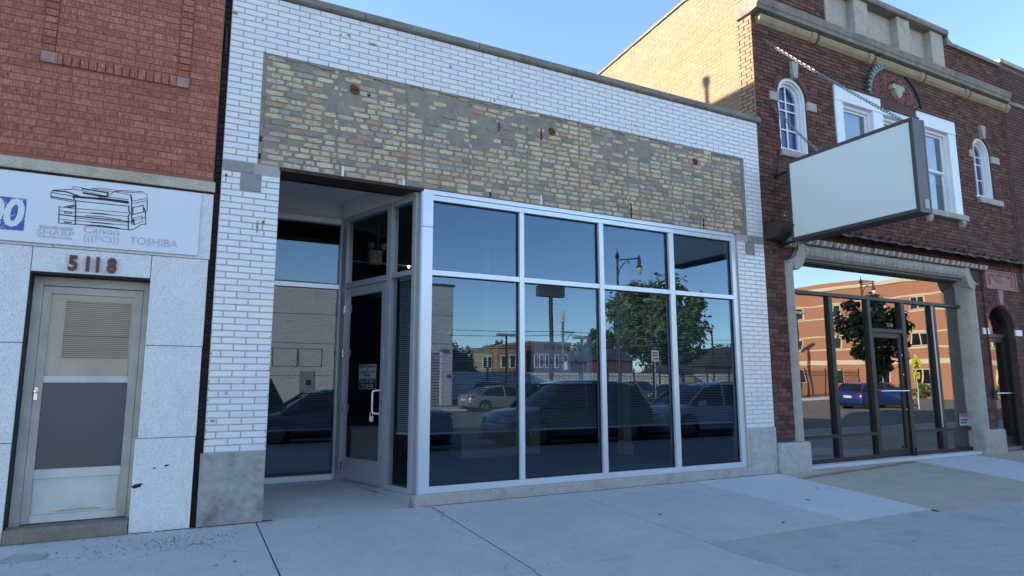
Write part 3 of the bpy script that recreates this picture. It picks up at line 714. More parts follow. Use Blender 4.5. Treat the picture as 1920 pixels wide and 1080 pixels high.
for r_ in range(rows):
    z = 3.838+r_*.0697+.035
    x = .80 + (.06 if r_ % 2 else 0)
    header = (r_ % 6 == 3)
    while x < 8.33:
        L = .105 if (header or random.random() < .16) else random.uniform(.19, .215)
        # seams left by an old fascia grid
        for s in range(1, 9):
            sx = .765+s*.862
            if x < sx < x+L: L = max(.05, sx-x-.012)
        cx = x+L/2
        cov = .02 + (.55 if z > 5.10 else .2 if z > 5.03 else 0)
        for px_, pz_, pr in ((3.3,4.78,.34),(1.75,4.86,.15),(1.62,4.62,.14),(2.62,4.95,.17),(5.9,4.98,.3),(4.3,4.98,.2),(.9,4.1,.12)):
            if ((cx-px_)/2.0)**2+(z-pz_)**2 < pr*pr: cov = .60
        if random.random() > cov and x+L < 8.35: cb.append((cx, z, L*random.uniform(.95,1.02), .063*random.uniform(.84,1.0)))
        x += L+random.uniform(.010, .020)
cb.sort(key=lambda c: -px_score((c[0], 0, c[1]), c[2], c[3]))
rest = MB()
for i, (x, z, L, h) in enumerate(cb):
    v = random.randrange(10); yy = random.uniform(.014,.019); fl = random.choice((-1,1))
    if i < 300:
        o = bpy.data.objects.new('common_brick', VM[v]); COL.objects.link(o); o.parent = bed; o.matrix_parent_inverse = wm(bed).inverted()
        o.location = (x, yy, z); o.scale = (L, 1, h); o.rotation_euler = (0, R(random.uniform(-1.2,1.2)), 0)
    else: rest.add([(x+p[0]*L, yy+p[1], z+p[2]*h) for p in VAR[v].v], VAR[v].f)
rest.build('common_brickwork', M['common'], bed, kind='stuff')
edge = MB()                                             # raked mortar along the panel's edges
for a in range(60):
    x0 = .766+a*.1267; edge.box(x0, x0+.126, .006+random.uniform(0,.012), .04, 5.150+random.uniform(-.03,.003), 5.166)
for a in range(20): edge.box(.766, .79+random.uniform(0,.02), .008+random.uniform(0,.01), .04, 3.837+a*.066, 3.837+(a+1)*.066)
for a in range(20): edge.box(8.345-random.uniform(0,.02), 8.374, .008+random.uniform(0,.01), .04, 3.837+a*.066, 3.837+(a+1)*.066)
for s in range(1, 9):
    for a in range(12):
        if random.random() < .75: edge.box(.765+s*.862-.017, .765+s*.862+.015, .016+random.uniform(0,.006), .04, 3.84+a*.11, 3.84+(a+1)*.11)
edge.build('mortar_edging', M['mortar_c'], bed, kind='stuff')
# rusty anchor stubs and old bracket slots
for x, z, s in ((1.82,4.945,.055),(4.62,4.935,.05),(7.30,4.93,.05)):
    q = MB(); q.xz([(x-s,z+s*.9),(x-s*.2,z+s*1.2),(x+s*.5,z+s*.7),(x+s,z+s*.2),(x+s*.8,z-s*.8),(x,z-s*1.1),(x-s*.9,z-s*.5)], .004, .035)
    q.tube([(x+s*.2,-.03,z-s*.1),(x+s*.2,.02,z)], .012, 6); q.build('rusty_anchor', M['rust'], bed)
for x, z0, z1, m_ in ((1.71,3.84,3.97,'white'),(2.46,3.84,3.93,'white'),(3.78,4.79,4.92,'rust'),(4.44,4.77,4.95,'rust'),(4.43,3.85,3.99,'white'),(3.65,3.85,3.92,'tar'),(5.98,3.85,4.07,'tar'),(7.42,3.85,4.02,'tar'),(2.0,4.9,4.93,'tar'),(.785,3.9,4.22,'tar')):
    MB().xz([(x-.014,z0),(x+.012,z0),(x+.016,(z0+z1)/2),(x+.009,z1),(x-.01,z1)], .012, .035).build('bracket_slot', M[m_], bed)
# coping stones
xs_ = [.38, 1.9, 3.45, 5.0, 6.55, 8.10, 8.80]
for a, c in zip(xs_, xs_[1:]): MB().yz([(-.055,5.872),(-.06,5.935),(-.04,5.955),(.34,5.975),(.34,5.855),(-.03,5.856)], a+.003, c-.003).build('coping_stone', M['lime_d'], WB, bevel=.006)
# rust-streaked pins in the left pier
for x, z in ((.455,3.66),(.855,3.18)): 
    MB().tube([(x,-.035,z),(x,.01,z)], .010, 8).build('rusty_pin', M['rust'], WB)
    MB().xz([(x-.010,z-.10),(x-.006,z-.01),(x+.008,z-.01),(x+.004,z-.085)], -.0016, .004).build('rust_streak', paint('thin_rust_streak', (.46,.33,.20), .5, 0, .2, 20), WB)
for x, z, w, h in ((.475,1.04,.03,.018),(.80,3.12,.012,.09),(1.62,5.60,.022,.014),(1.72,5.62,.024,.016),(2.02,5.575,.075,.02),(3.06,5.53,.014,.022),(3.70,5.20,.02,.018),(.44,5.55,.04,.02),(4.9,5.21,.016,.022),(1.33,5.57,.018,.012),(6.1,5.3,.018,.014),(7.3,5.23,.022,.013)):
    q = [(math.cos(t)*w*random.uniform(.7,1.1)+x, math.sin(t)*h*random.uniform(.7,1.1)+z) for t in [i*.785 for i in range(8)]]
    MB().xz(q, -.0028, .004).build('glaze_chip', M['lime_o'], WB)
for i in range(34):                                      # chipped arrises of the left pier
    x = random.choice((.414, 1.004)); z = .75+abs(random.gauss(0,.7)); w = random.uniform(.006,.018)*(1 if x < .7 else -1)
    if z < 3.6: MB().xz([(x,z-abs(w)),(x+w,z-abs(w)*.3),(x+w*.7,z+abs(w)*.5),(x,z+abs(w))][::1 if w > 0 else -1], -.0024, .004).build('glaze_chip', M['lime_o'], WB)
# sill, steel lintel, side returns, roof and rear walls
for a, c in ((2.665,4.82),(4.822,8.17)): MB().yz([(-.028,-.02),(-.028,.118),(-.012,.13),(.2,.132),(.2,-.02)], a, c).build('sill_stone', M['sill_c'], WB, bevel=.003)
MB().box(1.0, 2.72, -.004, .36, 3.797, 3.836).build('steel_lintel', M['steel_brown'], WB)
MB().box(2.72, 8.12, .012, .30, 3.83, 3.836).build('steel_lintel', M['steel_brown'], WB)
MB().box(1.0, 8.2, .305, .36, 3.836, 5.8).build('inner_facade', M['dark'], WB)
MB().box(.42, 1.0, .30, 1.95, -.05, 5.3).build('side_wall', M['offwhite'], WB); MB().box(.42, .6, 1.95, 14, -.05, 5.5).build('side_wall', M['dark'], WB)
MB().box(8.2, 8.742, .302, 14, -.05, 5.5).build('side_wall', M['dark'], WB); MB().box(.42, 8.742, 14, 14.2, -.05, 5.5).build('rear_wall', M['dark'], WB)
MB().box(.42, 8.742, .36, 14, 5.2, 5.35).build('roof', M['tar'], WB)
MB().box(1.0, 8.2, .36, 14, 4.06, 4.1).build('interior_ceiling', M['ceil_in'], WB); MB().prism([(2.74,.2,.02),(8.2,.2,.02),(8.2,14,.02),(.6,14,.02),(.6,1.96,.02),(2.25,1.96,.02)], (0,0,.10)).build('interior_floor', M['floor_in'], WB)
# ---- main storefront frame
def member(name, x0, x1, z0, z1, y0=.012, y1=.11, m_='alu', bevel=.003): return MB().box(x0, x1, y0, y1, z0, z1).build(name, M[m_], WB, bevel=bevel)
GX = [(2.854,4.086),(4.160,5.383),(5.464,6.680),(6.778,7.999)]
member('corner_post', 2.712, 2.852, .132, 3.35, 0.004, .11); member('corner_post', 2.712, 2.852, 3.354, 3.83, 0.002, .11)
member('jamb', 8.001, 8.055, .132, 3.828, .014, .11); member('jamb', 8.057, 8.118, .132, 3.828, .03, .11)
for a, c in ((4.088,4.158),(5.385,5.462),(6.682,6.776)): member('mullion', a, c, .212, 3.70)
member('sill_rail', 2.854, 7.999, .132, .2105); member('head_rail', 2.854, 7.999, 3.702, 3.768); member('head_flashing', 2.80, 8.05, 3.772, 3.829, .0, .1)
for a, c in GX: member('transom', a, c, 2.749, 2.816, .014, .105)
TILT = .0018
def pane(parent, mat, x0, x1, z0, z1, y, tilt=TILT, name='pane'):
    zm = (z0+z1)/2; f = lambda z: y-(z-zm)*tilt
    return MB().quad((x0,f(z0),z0),(x1,f(z0),z0),(x1,f(z1),z1),(x0,f(z1),z1)).build(name, mat, parent)
for a, c in GX:
    pane(WB, M['glass_main'], a-.004, c+.004, .208, 2.752, .072); pane(WB, M['glass_main'], a-.004, c+.004, 2.812, 3.705, .072)
def shadow_strip(x0, x1, z0, z1, y, par, w=.011):  # dark strips round each pane stand in for the frame's shadow lines
    q = MB(); q.box(x0, x1, y, y+.012, z0, z0+w); q.box(x0, x1, y, y+.012, z1-w, z1); q.box(x0, x0+w, y, y+.012, z0+w, z1-w); q.box(x1-w, x1, y, y+.012, z0+w, z1-w)
    q.build('shadow_strip', M['trim0'], par)
M['trim0'] = paint('shadow_strip_black', (.015,.015,.016), .6)
for a, c in GX:
    shadow_strip(a, c, .2105, 2.749, .055, WB); shadow_strip(a, c, 2.816, 3.702, .055, WB)
# ---- recessed entrance
for a, c, z0, z1 in ((1.012,2.165,3.775,4.03),):
    MB().box(1.0, 2.25, 1.86, 1.95, 3.775, 4.06).build('recess_fascia', M['offwhite'], WB)
MB().box(1.0, 2.75, .36, 1.95, 4.03, 4.058).build('recess_ceiling', M['offwhite'], WB)
MB().box(1.0, 2.72, .305, .36, 3.797, 4.03).build('lintel_back', M['offwhite'], WB)
fl = MB()
prof = [(-.008,-.002),(.1,.012),(.7,.085),(1.2,.112),(1.95,.125)]
for (ya, za), (yb_, zb_) in zip(prof, prof[1:]): fl.quad((1.005,ya,za),(2.72,ya,za),(2.72,yb_,zb_),(1.005,yb_,zb_))
fl.build('recess_floor', M['walk_d'], WB)
RY = 1.85
def rm(name, x0, x1, z0, z1, y0=RY-.05, y1=RY+.06): return MB().box(x0, x1, y0, y1, z0, z1).build(name, M['alu'], WB, bevel=.003)
rm('recess_sill_rail', 1.0, 2.13, .125, .195); rm('recess_head', 1.0, 2.13, 3.70, 3.775); rm('recess_transom', 1.0, 2.13, 2.752, 2.818); rm('recess_jamb', 2.132, 2.205, .125, 3.775, RY-.055)
pane(WB, M['glass_rec'], 1.0, 2.135, .19, 2.756, RY+.01); pane(WB, M['glass_rec'], 1.0, 2.135, 2.814, 3.705, RY+.01)
P0 = Vector((2.69,.10,0)); TT = Vector((-.305,1,0)).normalized(); NN = Vector((-TT.y, TT.x, 0))   # entrance wall runs back at an angle
def ob(mb, s0, s1, d0, d1, z0, z1):
    q = [P0+TT*s+NN*d for s, d in ((s0,d0),(s1,d0),(s1,d1),(s0,d1))]
    mb.add([(p.x,p.y,z0) for p in q]+[(p.x,p.y,z1) for p in q], [(0,1,2,3),(7,6,5,4),(4,5,1,0),(5,6,2,1),(6,7,3,2),(7,4,0,3)]); return mb
def em(name, s0, s1, z0, z1, d0=-.05, d1=.05, m_='alu_d', parent=None, bevel=.003): return ob(MB(), s0, s1, d0, d1, z0, z1).build(name, M[m_], parent or WB, bevel=bevel)
MB().box(2.690, 2.7115, .0, .115, .134, 3.829).build('post_return', M['alu_d'], WB)
em('entrance_post', -.02, .055, .135, 3.775); em('sidelight_mullion', .495, .598, .135, 3.775, -.05, .055)
em('entrance_head', .055, 1.60, 3.70, 3.775); em('entrance_jamb', 1.605, 1.72, .125, 3.775); em('sidelight_sill', .055, .495, .135, .195)
em('sidelight_transom', .055, .495, 2.76, 2.82); em('door_transom', .598, 1.605, 2.745, 2.82); em('threshold', .6, 1.72, .10, .145, -.06, .09)
ob(MB(), -.02, .62, -.06, .075, -.01, .134).build('sidelight_curb', M['alu_d'], WB)
em('fascia', .0, 1.75, 3.777, 4.03, -.04, .045, 'offwhite')
em('fascia_trim', .02, .30, 3.776, 3.83, -.04, .06, 'alu_d')
def opane(s0, s1, z0, z1, mat, parent, name='pane', d=0.0):
    a, c = P0+TT*s0+NN*d, P0+TT*s1+NN*d
    return MB().quad((c.x,c.y,z0),(a.x,a.y,z0),(a.x,a.y,z1),(c.x,c.y,z1)).build(name, mat, parent)
opane(.05, .50, .19, 2.765, M['glass_door'], WB); opane(.05, .50, 2.815, 3.705, M['glass_door'], WB); opane(.59, 1.61, 2.815, 3.705, M['glass_door'], WB)
DO = bpy.data.objects.new('entrance_door', None); COL.objects.link(DO); DO.parent = WB; DO.matrix_parent_inverse = wm(WB).inverted(); DO.location = P0+TT*1.6
em('stile', .603, .725, .15, 2.74, -.025, .025, 'alu_d', DO); em('stile', 1.52, 1.60, .15, 2.74, -.025, .025, 'alu_d', DO)
em('rail', .725, 1.52, .15, .445, -.024, .024, 'alu_d', DO); em('rail', .725, 1.52, 2.62, 2.74, -.024, .024, 'alu_d', DO)
opane(.72, 1.525, .44, 2.625, M['glass_door'], DO, 'door_glass')
def dpt(s, d, z): q = P0+TT*s+NN*d; return (q.x, q.y, z)
MB().tube([dpt(.66,.02,1.335), dpt(.675,.10,1.335), dpt(.70,.135,1.325), dpt(.705,.14,1.30), dpt(.705,.14,1.09), dpt(.70,.135,1.055), dpt(.675,.10,1.045), dpt(.66,.02,1.045)], .0135, 10).build('pull_handle', M['chrome'], DO, smooth=50)
MB().lathe([(.02,0),(.02,.012),(.012,.02)], (0,0,0), 12, 'x').build('lock_cylinder', M['chrome'], DO)
DO.children[-1].location = dpt(.66,.03,1.68); DO.children[-1].matrix_parent_inverse = wm(DO).inverted()
em('key_plate', .648, .672, 1.14, 1.22, .025, .032, 'chrome', DO); em('key_plate', .650, .668, 1.215, 1.245, .025, .05, 'chrome', DO)
for i, ch in enumerate('PULL'):
    t_ = text(ch, .032, M['ink'], 'pull_lettering', DO, 0, 0, 0, bold=.002)
    t_.data.transform(Matrix.Rotation(math.atan2(-TT.y, -TT.x), 4, 'Z')); t_.data.transform(Matrix.Translation(Vector(dpt(.655,.0285,1.852-i*.034))))
em('pull_label', .640, .670, 1.73, 1.875, .0255, .0275, 'white', DO)
for z in (2.45,1.84,1.09,.33): em('hinge', 1.595, 1.63, z-.055, z+.055, .02, .065, 'chrome', DO, .004)
# padlock hanging on the pull
PL = thing('padlock', 'small steel padlock hanging from the entrance pull handle', 'padlock', dpt(.705,.14,.96))
q = MB(); a = Vector(dpt(.715,.14,0)); q.box(a.x-.024, a.x+.024, a.y-.012, a.y+.012, .945, 1.015); q.build('body', M['chrome'], PL, bevel=.005)
MB().tube([(a.x-.016,a.y,1.01),(a.x-.016,a.y,1.055),(a.x,a.y,1.07),(a.x+.016,a.y,1.055),(a.x+.016,a.y,1.01)], .0045, 8).build('shackle', M['chrome'], PL, smooth=60)
# paper notice inside the door glass
NT = thing('door_notice', 'black and white printed notice taped inside the entrance door glass', 'notice', dpt(1.08,-.012,1.35))
def flatcard(s0, s1, z0, z1, d, m_, name, par):
    a, c = P0+TT*s0+NN*d, P0+TT*s1+NN*d
    MB().add([(c.x,c.y,z0),(a.x,a.y,z0),(a.x,a.y,z1),(c.x,c.y,z1)]+[(p.x-NN.x*.0012,p.y-NN.y*.0012,z) for p, z in ((c,z0),(a,z0),(a,z1),(c,z1))], [(0,1,2,3),(7,6,5,4),(0,4,5,1),(1,5,6,2),(2,6,7,3),(3,7,4,0)]).build(name, M[m_], par)
M['notice'] = paint('grey_paper', (.50,.51,.53), .6, 0, .03); 
flatcard(.86, 1.28, 1.35, 1.675, -.010, 'notice', 'sheet', NT); flatcard(.868, 1.272, 1.358, 1.485, -.0085, 'ink', 'black_block', NT)
ang = math.atan2(-TT.y, -TT.x)
for s_, z, sz, m_, w in (('OPEN FOR WALK-INS',1.645,.052,'ink',.80),('OR',1.61,.03,'ink',.8),('APPOINTMENTS TUES & WEDS',1.572,.045,'ink',.66),('9AM-5PM',1.525,.045,'ink',.8),('CALL OR TEXT',1.45,.062,'notice',.85),('773-343-9088',1.39,.062,'notice',.85)):
    t_ = text(s_, sz, M[m_], 'lettering', NT, 0, 0, 0, sx=w*1.0, bold=.001)
    w_ = max(v.co.x for v in t_.data.vertices)-min(v.co.x for v in t_.data.vertices)
    if w_ > .38: t_.data.transform(Matrix.Diagonal((.38/w_,1,1,1)))
    t_.data.transform(Matrix.Rotation(ang, 4, 'Z')); t_.data.transform(Matrix.Translation(Vector(dpt(1.07,-.0068,z))))
# round ceiling light in the recess
CL = thing('ceiling_light', 'round flush ceiling light in the entrance recess', 'light', (1.68,.93,4.03))
MB().lathe([(.155,4.028),(.16,4.015),(.15,4.0),(.10,3.992)], (1.68,.93,0), 28).build('rim', M['alu_d'], CL, smooth=40)
MB().lathe([(.148,4.0),(.13,3.985),(.06,3.977)], (1.68,.93,0), 28).build('diffuser', M['offwhite'], CL, smooth=60)
# blinds
def blind(label, f, w, z0, z1, shift):
    B = thing('window_blind', label, 'blind', f(w/2, shift, z0), group='grey blinds in the shop windows')
    sl = MB(); n_ = int((z1-z0)/.0245)
    for i in range(n_):
        z = z0+.02+i*.0245
        pts = [f(.0, shift-.009, z-.006), f(w, shift-.009, z-.006), f(w, shift+.002, z+.0045), f(0, shift+.002, z+.0045), f(w, shift+.010, z+.007), f(0, shift+.010, z+.007)]
        sl.add(pts, [(0,1,2,3),(3,2,4,5)])
    sl.build('slats', M['blind'], B, kind='stuff')
    r_ = MB(); 
    for za, zb, dd in ((z0-.006,z0+.014,.012),(z1-.005,z1+.03,.016)):
        q = [f(0,shift-dd,za), f(w,shift-dd,za), f(w,shift+dd,za), f(0,shift+dd,za)]; q2 = [(p[0],p[1],zb) for p in q]
        r_.add(q+q2, [(0,3,2,1),(4,5,6,7),(0,1,5,4),(1,2,6,5),(2,3,7,6),(3,0,4,7)])
    r_.build('rails', M['blind'], B)
    c_ = MB()
    for t in (.12*w, .5*w, .88*w): c_.tube([f(t, shift-.012, z0), f(t, shift-.012, z1)], .0014, 4)
    c_.build('cords', M['blind'], B, kind='stuff')
names = ['beside the corner post', 'second from the corner post behind the realty sign', 'third from the corner post', 'nearest the white right pier']
for (a, c), nm in zip(GX, names): blind('half-lowered grey blind in the big window '+nm, lambda t, d, z, a=a: (a+.01+t, .15+d, z), c-a-.02, .81, 2.74, 0)
blind('half-lowered grey blind in the recessed street-facing window', lambda t, d, z: (1.02+t, RY+.10+d, z), 1.10, .79, 2.74, 0)
blind('half-lowered grey blind in the narrow sidelight by the door', lambda t, d, z: tuple((P0+TT*(.48-t)-NN*(.09+d)).to_tuple()[:2])+(z,), .42, .80, 2.74, 0)
# realty sign hung behind the glass
def film():
    m = bpy.data.materials.new('hazy_sign_sheet'); m.use_nodes = True; nt = m.node_tree; nt.nodes.clear()
    o_ = nd(nt, 'ShaderNodeOutputMaterial'); x_ = nd(nt, 'ShaderNodeMixShader'); x_.inputs['Fac'].default_value = .55
    t_ = nd(nt, 'ShaderNodeBsdfTransparent'); d_ = nd(nt, 'ShaderNodeBsdfDiffuse'); d_.inputs['Color'].default_value = (.70,.76,.84,1)
    ln(nt, t_.outputs[0], x_.inputs[1]); ln(nt, d_.outputs[0], x_.inputs[2]); ln(nt, x_.outputs[0], o_.inputs['Surface']); return m
M['film'] = film()
RS = thing('window_sign', 'framed clear sign with black realty lettering behind the second window pane', 'sign', (4.795,.10,1.406))
MB().box(4.303, 5.286, .104, .107, 1.408, 2.045).build('sheet', M['film'], RS)
bd = MB()
for i_, m_ in ((.0,'blind'),(.028,'ink')):
    bd = MB(); w = .012 if i_ == 0 else .006
    x0, x1, z0, z1 = 4.305+i_, 5.284-i_, 1.41+i_, 2.043-i_
    bd.box(x0,x1,.100,.103,z0,z0+w); bd.box(x0,x1,.100,.103,z1-w,z1); bd.box(x0,x0+w,.100,.103,z0+w,z1-w); bd.box(x1-w,x1,.100,.103,z0+w,z1-w)
    bd.build('border', M[m_], RS)
for s_, z, sz in (('5116 Irving Park',1.902,.098),('Lukic & Company Realty',1.706,.086),('773-343-9088',1.504,.092)):
    t_ = text(s_, sz, M['ink'], 'lettering', RS, 4.80, .101, z, sx=.92, bold=.0012)
# interior things seen through the glass
EL = thing('emergency_light', 'white emergency light box with two lamp heads hanging inside above the door', 'light', (2.99,3.0,3.39))
MB().box(2.875,3.085,2.94,3.10,3.39,3.615).build('box', M['offwhite'], EL, bevel=.01)
MB().tube([(3.03,3.0,3.61),(3.03,3.0,4.06)], .008, 6).build('rod', M['offwhite'], EL)
for x in (2.90,3.12):
    MB().lathe([(.02,-.05),(.05,-.03),(.062,.0),(.058,.012)], (x,2.98,3.70), 14, 'y').build('lamp_head', M['offwhite'], EL, smooth=50)
    MB().tube([(x,3.0,3.61),(x,3.0,3.68)], .010, 6).build('lamp_stem', M['offwhite'], EL)
TL_ = thing('track_light', 'ceiling track with one small lit lamp inside the shop', 'light', (3.4,3.3,3.44))
MB().box(2.3,4.6,3.28,3.31,3.452,3.475).build('rail', M['offwhite'], TL_)
MB().lathe([(.014,-.02),(.02,0),(.014,.025)], (3.66,3.27,3.44), 10).build('bulb', emit('warm_bulb', (1,.62,.3), 3), TL_)
MB().box(3.64,3.68,3.275,3.315,3.44,3.458).build('lamp_holder', M['offwhite'], TL_)
IC = thing('interior_column', 'pale square column standing inside the shop beyond the third window', 'column', (7.73,2.6,.12))
MB().box(7.64,7.82,2.5,2.68,.12,4.06).build('shaft', M['offwhite'], IC, bevel=.005); MB().box(7.62,7.84,2.48,2.70,.12,.30).build('base', M['offwhite'], IC, bevel=.005)
CT = thing('reception_counter', 'low grey reception counter inside the shop', 'counter', (5.4,3.4,.12))
MB().box(4.7,6.3,3.3,3.85,.12,1.0).build('front_panel', M['alu_d'], CT, bevel=.01); MB().box(4.65,6.35,3.22,3.9,1.0,1.05).build('top', M['wood_dark'], CT, bevel=.01)
FC = thing('filing_cabinet', 'pale filing cabinet standing just inside the entrance door', 'cabinet', (3.1,3.2,.12))
MB().box(2.75,3.3,3.3,3.8,.12,.72).build('carcass', M['offwhite'], FC, bevel=.01)
for i in range(2): MB().box(2.77,3.28,3.285,3.3,.14+.29*i,.41+.29*i).build('drawer', M['offwhite'], FC, bevel=.005)

# ================================================================ right building (dark brick, limestone trim)
random.seed(21)
RB = thing('corner_shop_building', 'two-storey dark brown brick building with limestone trim and arched windows', 'building', (12.9,0,0))
W1 = arch(9.705, .375, 5.49, 6.53); W5 = arch(15.93, .36, 5.48, 6.53)
DOORA = arch(15.96, .53, -.1, 2.56, .50)
SHOP = lambda z: (9.22, 15.03) if -.1 < z < 3.45 else ((9.28+(z-3.45)*1.0, 14.98-(z-3.45)*1.0) if z < 3.80 else ((9.3, 15.42) if z < 3.92 else None))
TRIP = rect(10.87, 14.91, 4.82, 7.05)
TYM = lambda z: (12.85-.93*math.sqrt(max(0,1-((z-7.05)/.80)**2)), 12.85+.93*math.sqrt(max(0,1-((z-7.05)/.80)**2))) if 7.05 <= z < 7.84 else None
BLK = [rect(9.10,9.335,6.36,6.53), rect(10.075,10.33,6.35,6.52), rect(15.40,15.575,6.36,6.53), rect(16.285,16.62,6.35,6.52), rect(9.70,9.86,6.90,7.2), rect(15.92,16.10,6.89,7.18),
       rect(9.28,10.10,5.36,5.49), rect(15.55,16.54,5.34,5.48), rect(8.74,9.48,-.1,.475), rect(14.66,15.50,-.1,.475), rect(15.18,15.43,2.43,2.575), rect(16.49,16.76,2.43,2.575), rect(15.45,16.73,3.42,3.85), rect(15.86,16.08,3.08,3.42)]
RING = [arch(9.705,.50,6.53,6.53), arch(15.93,.48,6.53,6.53), arch(15.96,.68,2.575,2.575,.65)]
holes = [W1, W5, DOORA, SHOP, TRIP, TYM] + BLK
b = MB(); backing(b, 8.772, 17.04, -.05, 8.22, .012, .34, [W1, W5, DOORA, lambda z: (9.25,14.99) if z < 3.55 else None, TRIP])
rwall = b.build('wall', M['mortar_r'], RB)
lay(field(8.756, 17.035, 0.0, 7.75, .0745, .222, holes+RING, off=.1, j=.010, third=True, rnd=.02), rwall, M['rightbrick'], 0.0, .02, jit=.003)
# arch rings of headers
def ring(cx, sp, r0, r1, n_, parent, mat, y0=-.004, a0=0.0, a1=math.pi, b0=1.0, skip=()):
    for i in range(n_):
        if i in skip: continue
        t0, t1 = a0+(a1-a0)*(i+.06)/n_, a0+(a1-a0)*(i+.94)/n_
        MB().xz([(cx+r0*math.cos(t0), sp+r0*b0*math.sin(t0)), (cx+r1*math.cos(t0), sp+r1*b0*math.sin(t0)), (cx+r1*math.cos(t1), sp+r1*b0*math.sin(t1)), (cx+r0*math.cos(t1), sp+r0*b0*math.sin(t1))], y0, .16).build('arch_brick', mat, parent)
ring(9.705, 6.53, .38, .497, 17, rwall, M['rightbrick'], skip=(7,8)); ring(15.93, 6.53, .365, .477, 17, rwall, M['rightbrick'], skip=(7,8)); ring(15.96, 2.575, .535, .675, 21, rwall, M['rightbrick'], b0=.955, skip=(9,10,11))
def lime(name, x0, x1, z0, z1, y0=-.03, y1=.2, m_='lime', bevel=.008): return MB().box(x0, x1, y0, y1, z0, z1).build(name, M[m_], RB, bevel=bevel)
lime('impost_block', 9.105, 9.325, 6.365, 6.527); lime('impost_block', 10.085, 10.325, 6.355, 6.517); lime('impost_block', 15.405, 15.57, 6.365, 6.527); lime('impost_block', 16.295, 16.615, 6.355, 6.517)
for cx, z0, z1 in ((9.77,6.90,7.20),(16.01,6.88,7.18)): MB().xz([(cx-.055,z0),(cx+.055,z0),(cx+.09,z1),(cx-.09,z1)], -.06, .2).build('keystone', M['lime'], RB, bevel=.006)
lime('window_sill', 9.285, 10.095, 5.365, 5.487, -.06); lime('window_sill', 15.56, 16.53, 5.345, 5.478, -.06)
lime('window_sill', 10.82, 14.97, 4.825, 4.945, -.09)
for x in (10.95, 12.3, 13.52, 14.72): MB().yz([(-.085,4.82),(-.085,4.76),(-.05,4.69),(0,4.67),(.05,4.82)], x, x+.14).build('sill_corbel', M['lime'], RB, bevel=.008)
# arched windows
def arch_pts(cx, sp, r, z0, n_=18): return [(cx+r, z0)] + [(cx+r*math.cos(math.pi*i/n_), sp+r*math.sin(math.pi*i/n_)) for i in range(n_+1)] + [(cx-r, z0)]
def arch_frame(name, cx, sp, ro, ri, z0, zi, y0, y1, mat, parent, n_=18):
    A = arch_pts(cx, sp, ro, z0, n_); B_ = arch_pts(cx, sp, ri, zi, n_); mb = MB(); m_ = len(A)
    v = [(x,y0,z) for x,z in A]+[(x,y0,z) for x,z in B_]+[(x,y1,z) for x,z in A]+[(x,y1,z) for x,z in B_]
    f = []
    for i in range(m_):
        j = (i+1) % m_
        f += [(i,j,m_+j,m_+i)[::-1], (2*m_+i,2*m_+j,3*m_+j,3*m_+i), (i,j,2*m_+j,2*m_+i), (m_+i,m_+j,3*m_+j,3*m_+i)[::-1]]
    return mb.add(v, f).build(name, mat, parent)
def arched_window(cx, r, z0, sp):
    Wn = bpy.data.objects.new('arched_window', None); COL.objects.link(Wn); Wn.parent = RB; Wn.matrix_parent_inverse = wm(RB).inverted(); Wn.location = (cx, .1, z0)
    arch_frame('casing', cx, sp, r, r-.055, z0, z0+.05, .03, .22, M['white'], Wn)
    arch_frame('moulding', cx, sp, r-.055, r-.085, z0+.05, z0+.075, .075, .22, M['white'], Wn)
    arch_frame('sash', cx, sp, r-.085, r-.125, z0+.075, z0+.115, .13, .20, M['white'], Wn)
    ri = r-.12
    MB().poly([(x,.17,z) for x, z in arch_pts(cx, sp, ri, z0+.11)]).build('pane', M['glass_arch'], Wn)
    MB().box(cx-.014, cx+.014, .145, .165, z0+.11, sp+ri).build('muntin', M['white'], Wn)
    for z in (z0+.45, z0+.82, sp-.05): MB().box(cx-ri, cx+ri, .147, .163, z, z+.026).build('muntin', M['white'], Wn)
    MB().box(cx-r, cx+r, .19, .20, z0+.1, sp+r*.6).build('curtain', M['bluepanel'], Wn)
arched_window(9.705, .373, 5.492, 6.53); arched_window(15.93, .358, 5.482, 6.53)
# triple window
def sash_window(x0, x1, z0, z1, head, gx0, gx1, name):
    Wn = bpy.data.objects.new('sash_window', None); COL.objects.link(Wn); Wn.parent = RB; Wn.matrix_parent_inverse = wm(RB).inverted(); Wn.location = ((x0+x1)/2, .1, z0)
    w = lambda n_, a, c, p, q, y0, y1, m_='white', bv=.005: MB().box(a, c, y0, y1, p, q).build(n_, M[m_], Wn, bevel=bv)
    w('casing', x0, gx0-.03, z0, z1-head, -.02, .2); w('casing', gx1+.03, x1, z0, z1-head, -.02, .2); w('head_board', x0, x1, z1-head+.002, z1, -.028, .2)
    w('drip_cap', x0-.02, x1+.02, z1, z1+.03, -.06, .1, 'maroon')
    w('stop', gx0-.03, gx0+.015, z0, z1-head, .06, .2); w('stop', gx1-.015, gx1+.03, z0, z1-head, .06, .2); w('stop', gx0+.015, gx1-.015, z1-head-.06, z1-head, .06, .2)
    zm = z0+(z1-head-z0)*.50
    for a, c, yy in ((zm, z1-head-.06, .11), (z0, zm+.03, .14)):
        w('sash_stile', gx0+.015, gx0+.06, a, c, yy, yy+.04); w('sash_stile', gx1-.06, gx1-.015, a, c, yy, yy+.04)
        w('sash_rail', gx0+.06, gx1-.06, a, a+.05, yy, yy+.04); w('sash_rail', gx0+.06, gx1-.06, c-.045, c, yy, yy+.04)
        pane(Wn, M['glass_up'], gx0+.055, gx1-.055, a+.045, c-.04, yy+.022, 0)
    w('roller_shade', gx0, gx1, zm-.2, z1-head, .21, .22, 'blind', None); w('screen_backing', gx0, gx1, z0, zm, .26, .27, 'dark', None)
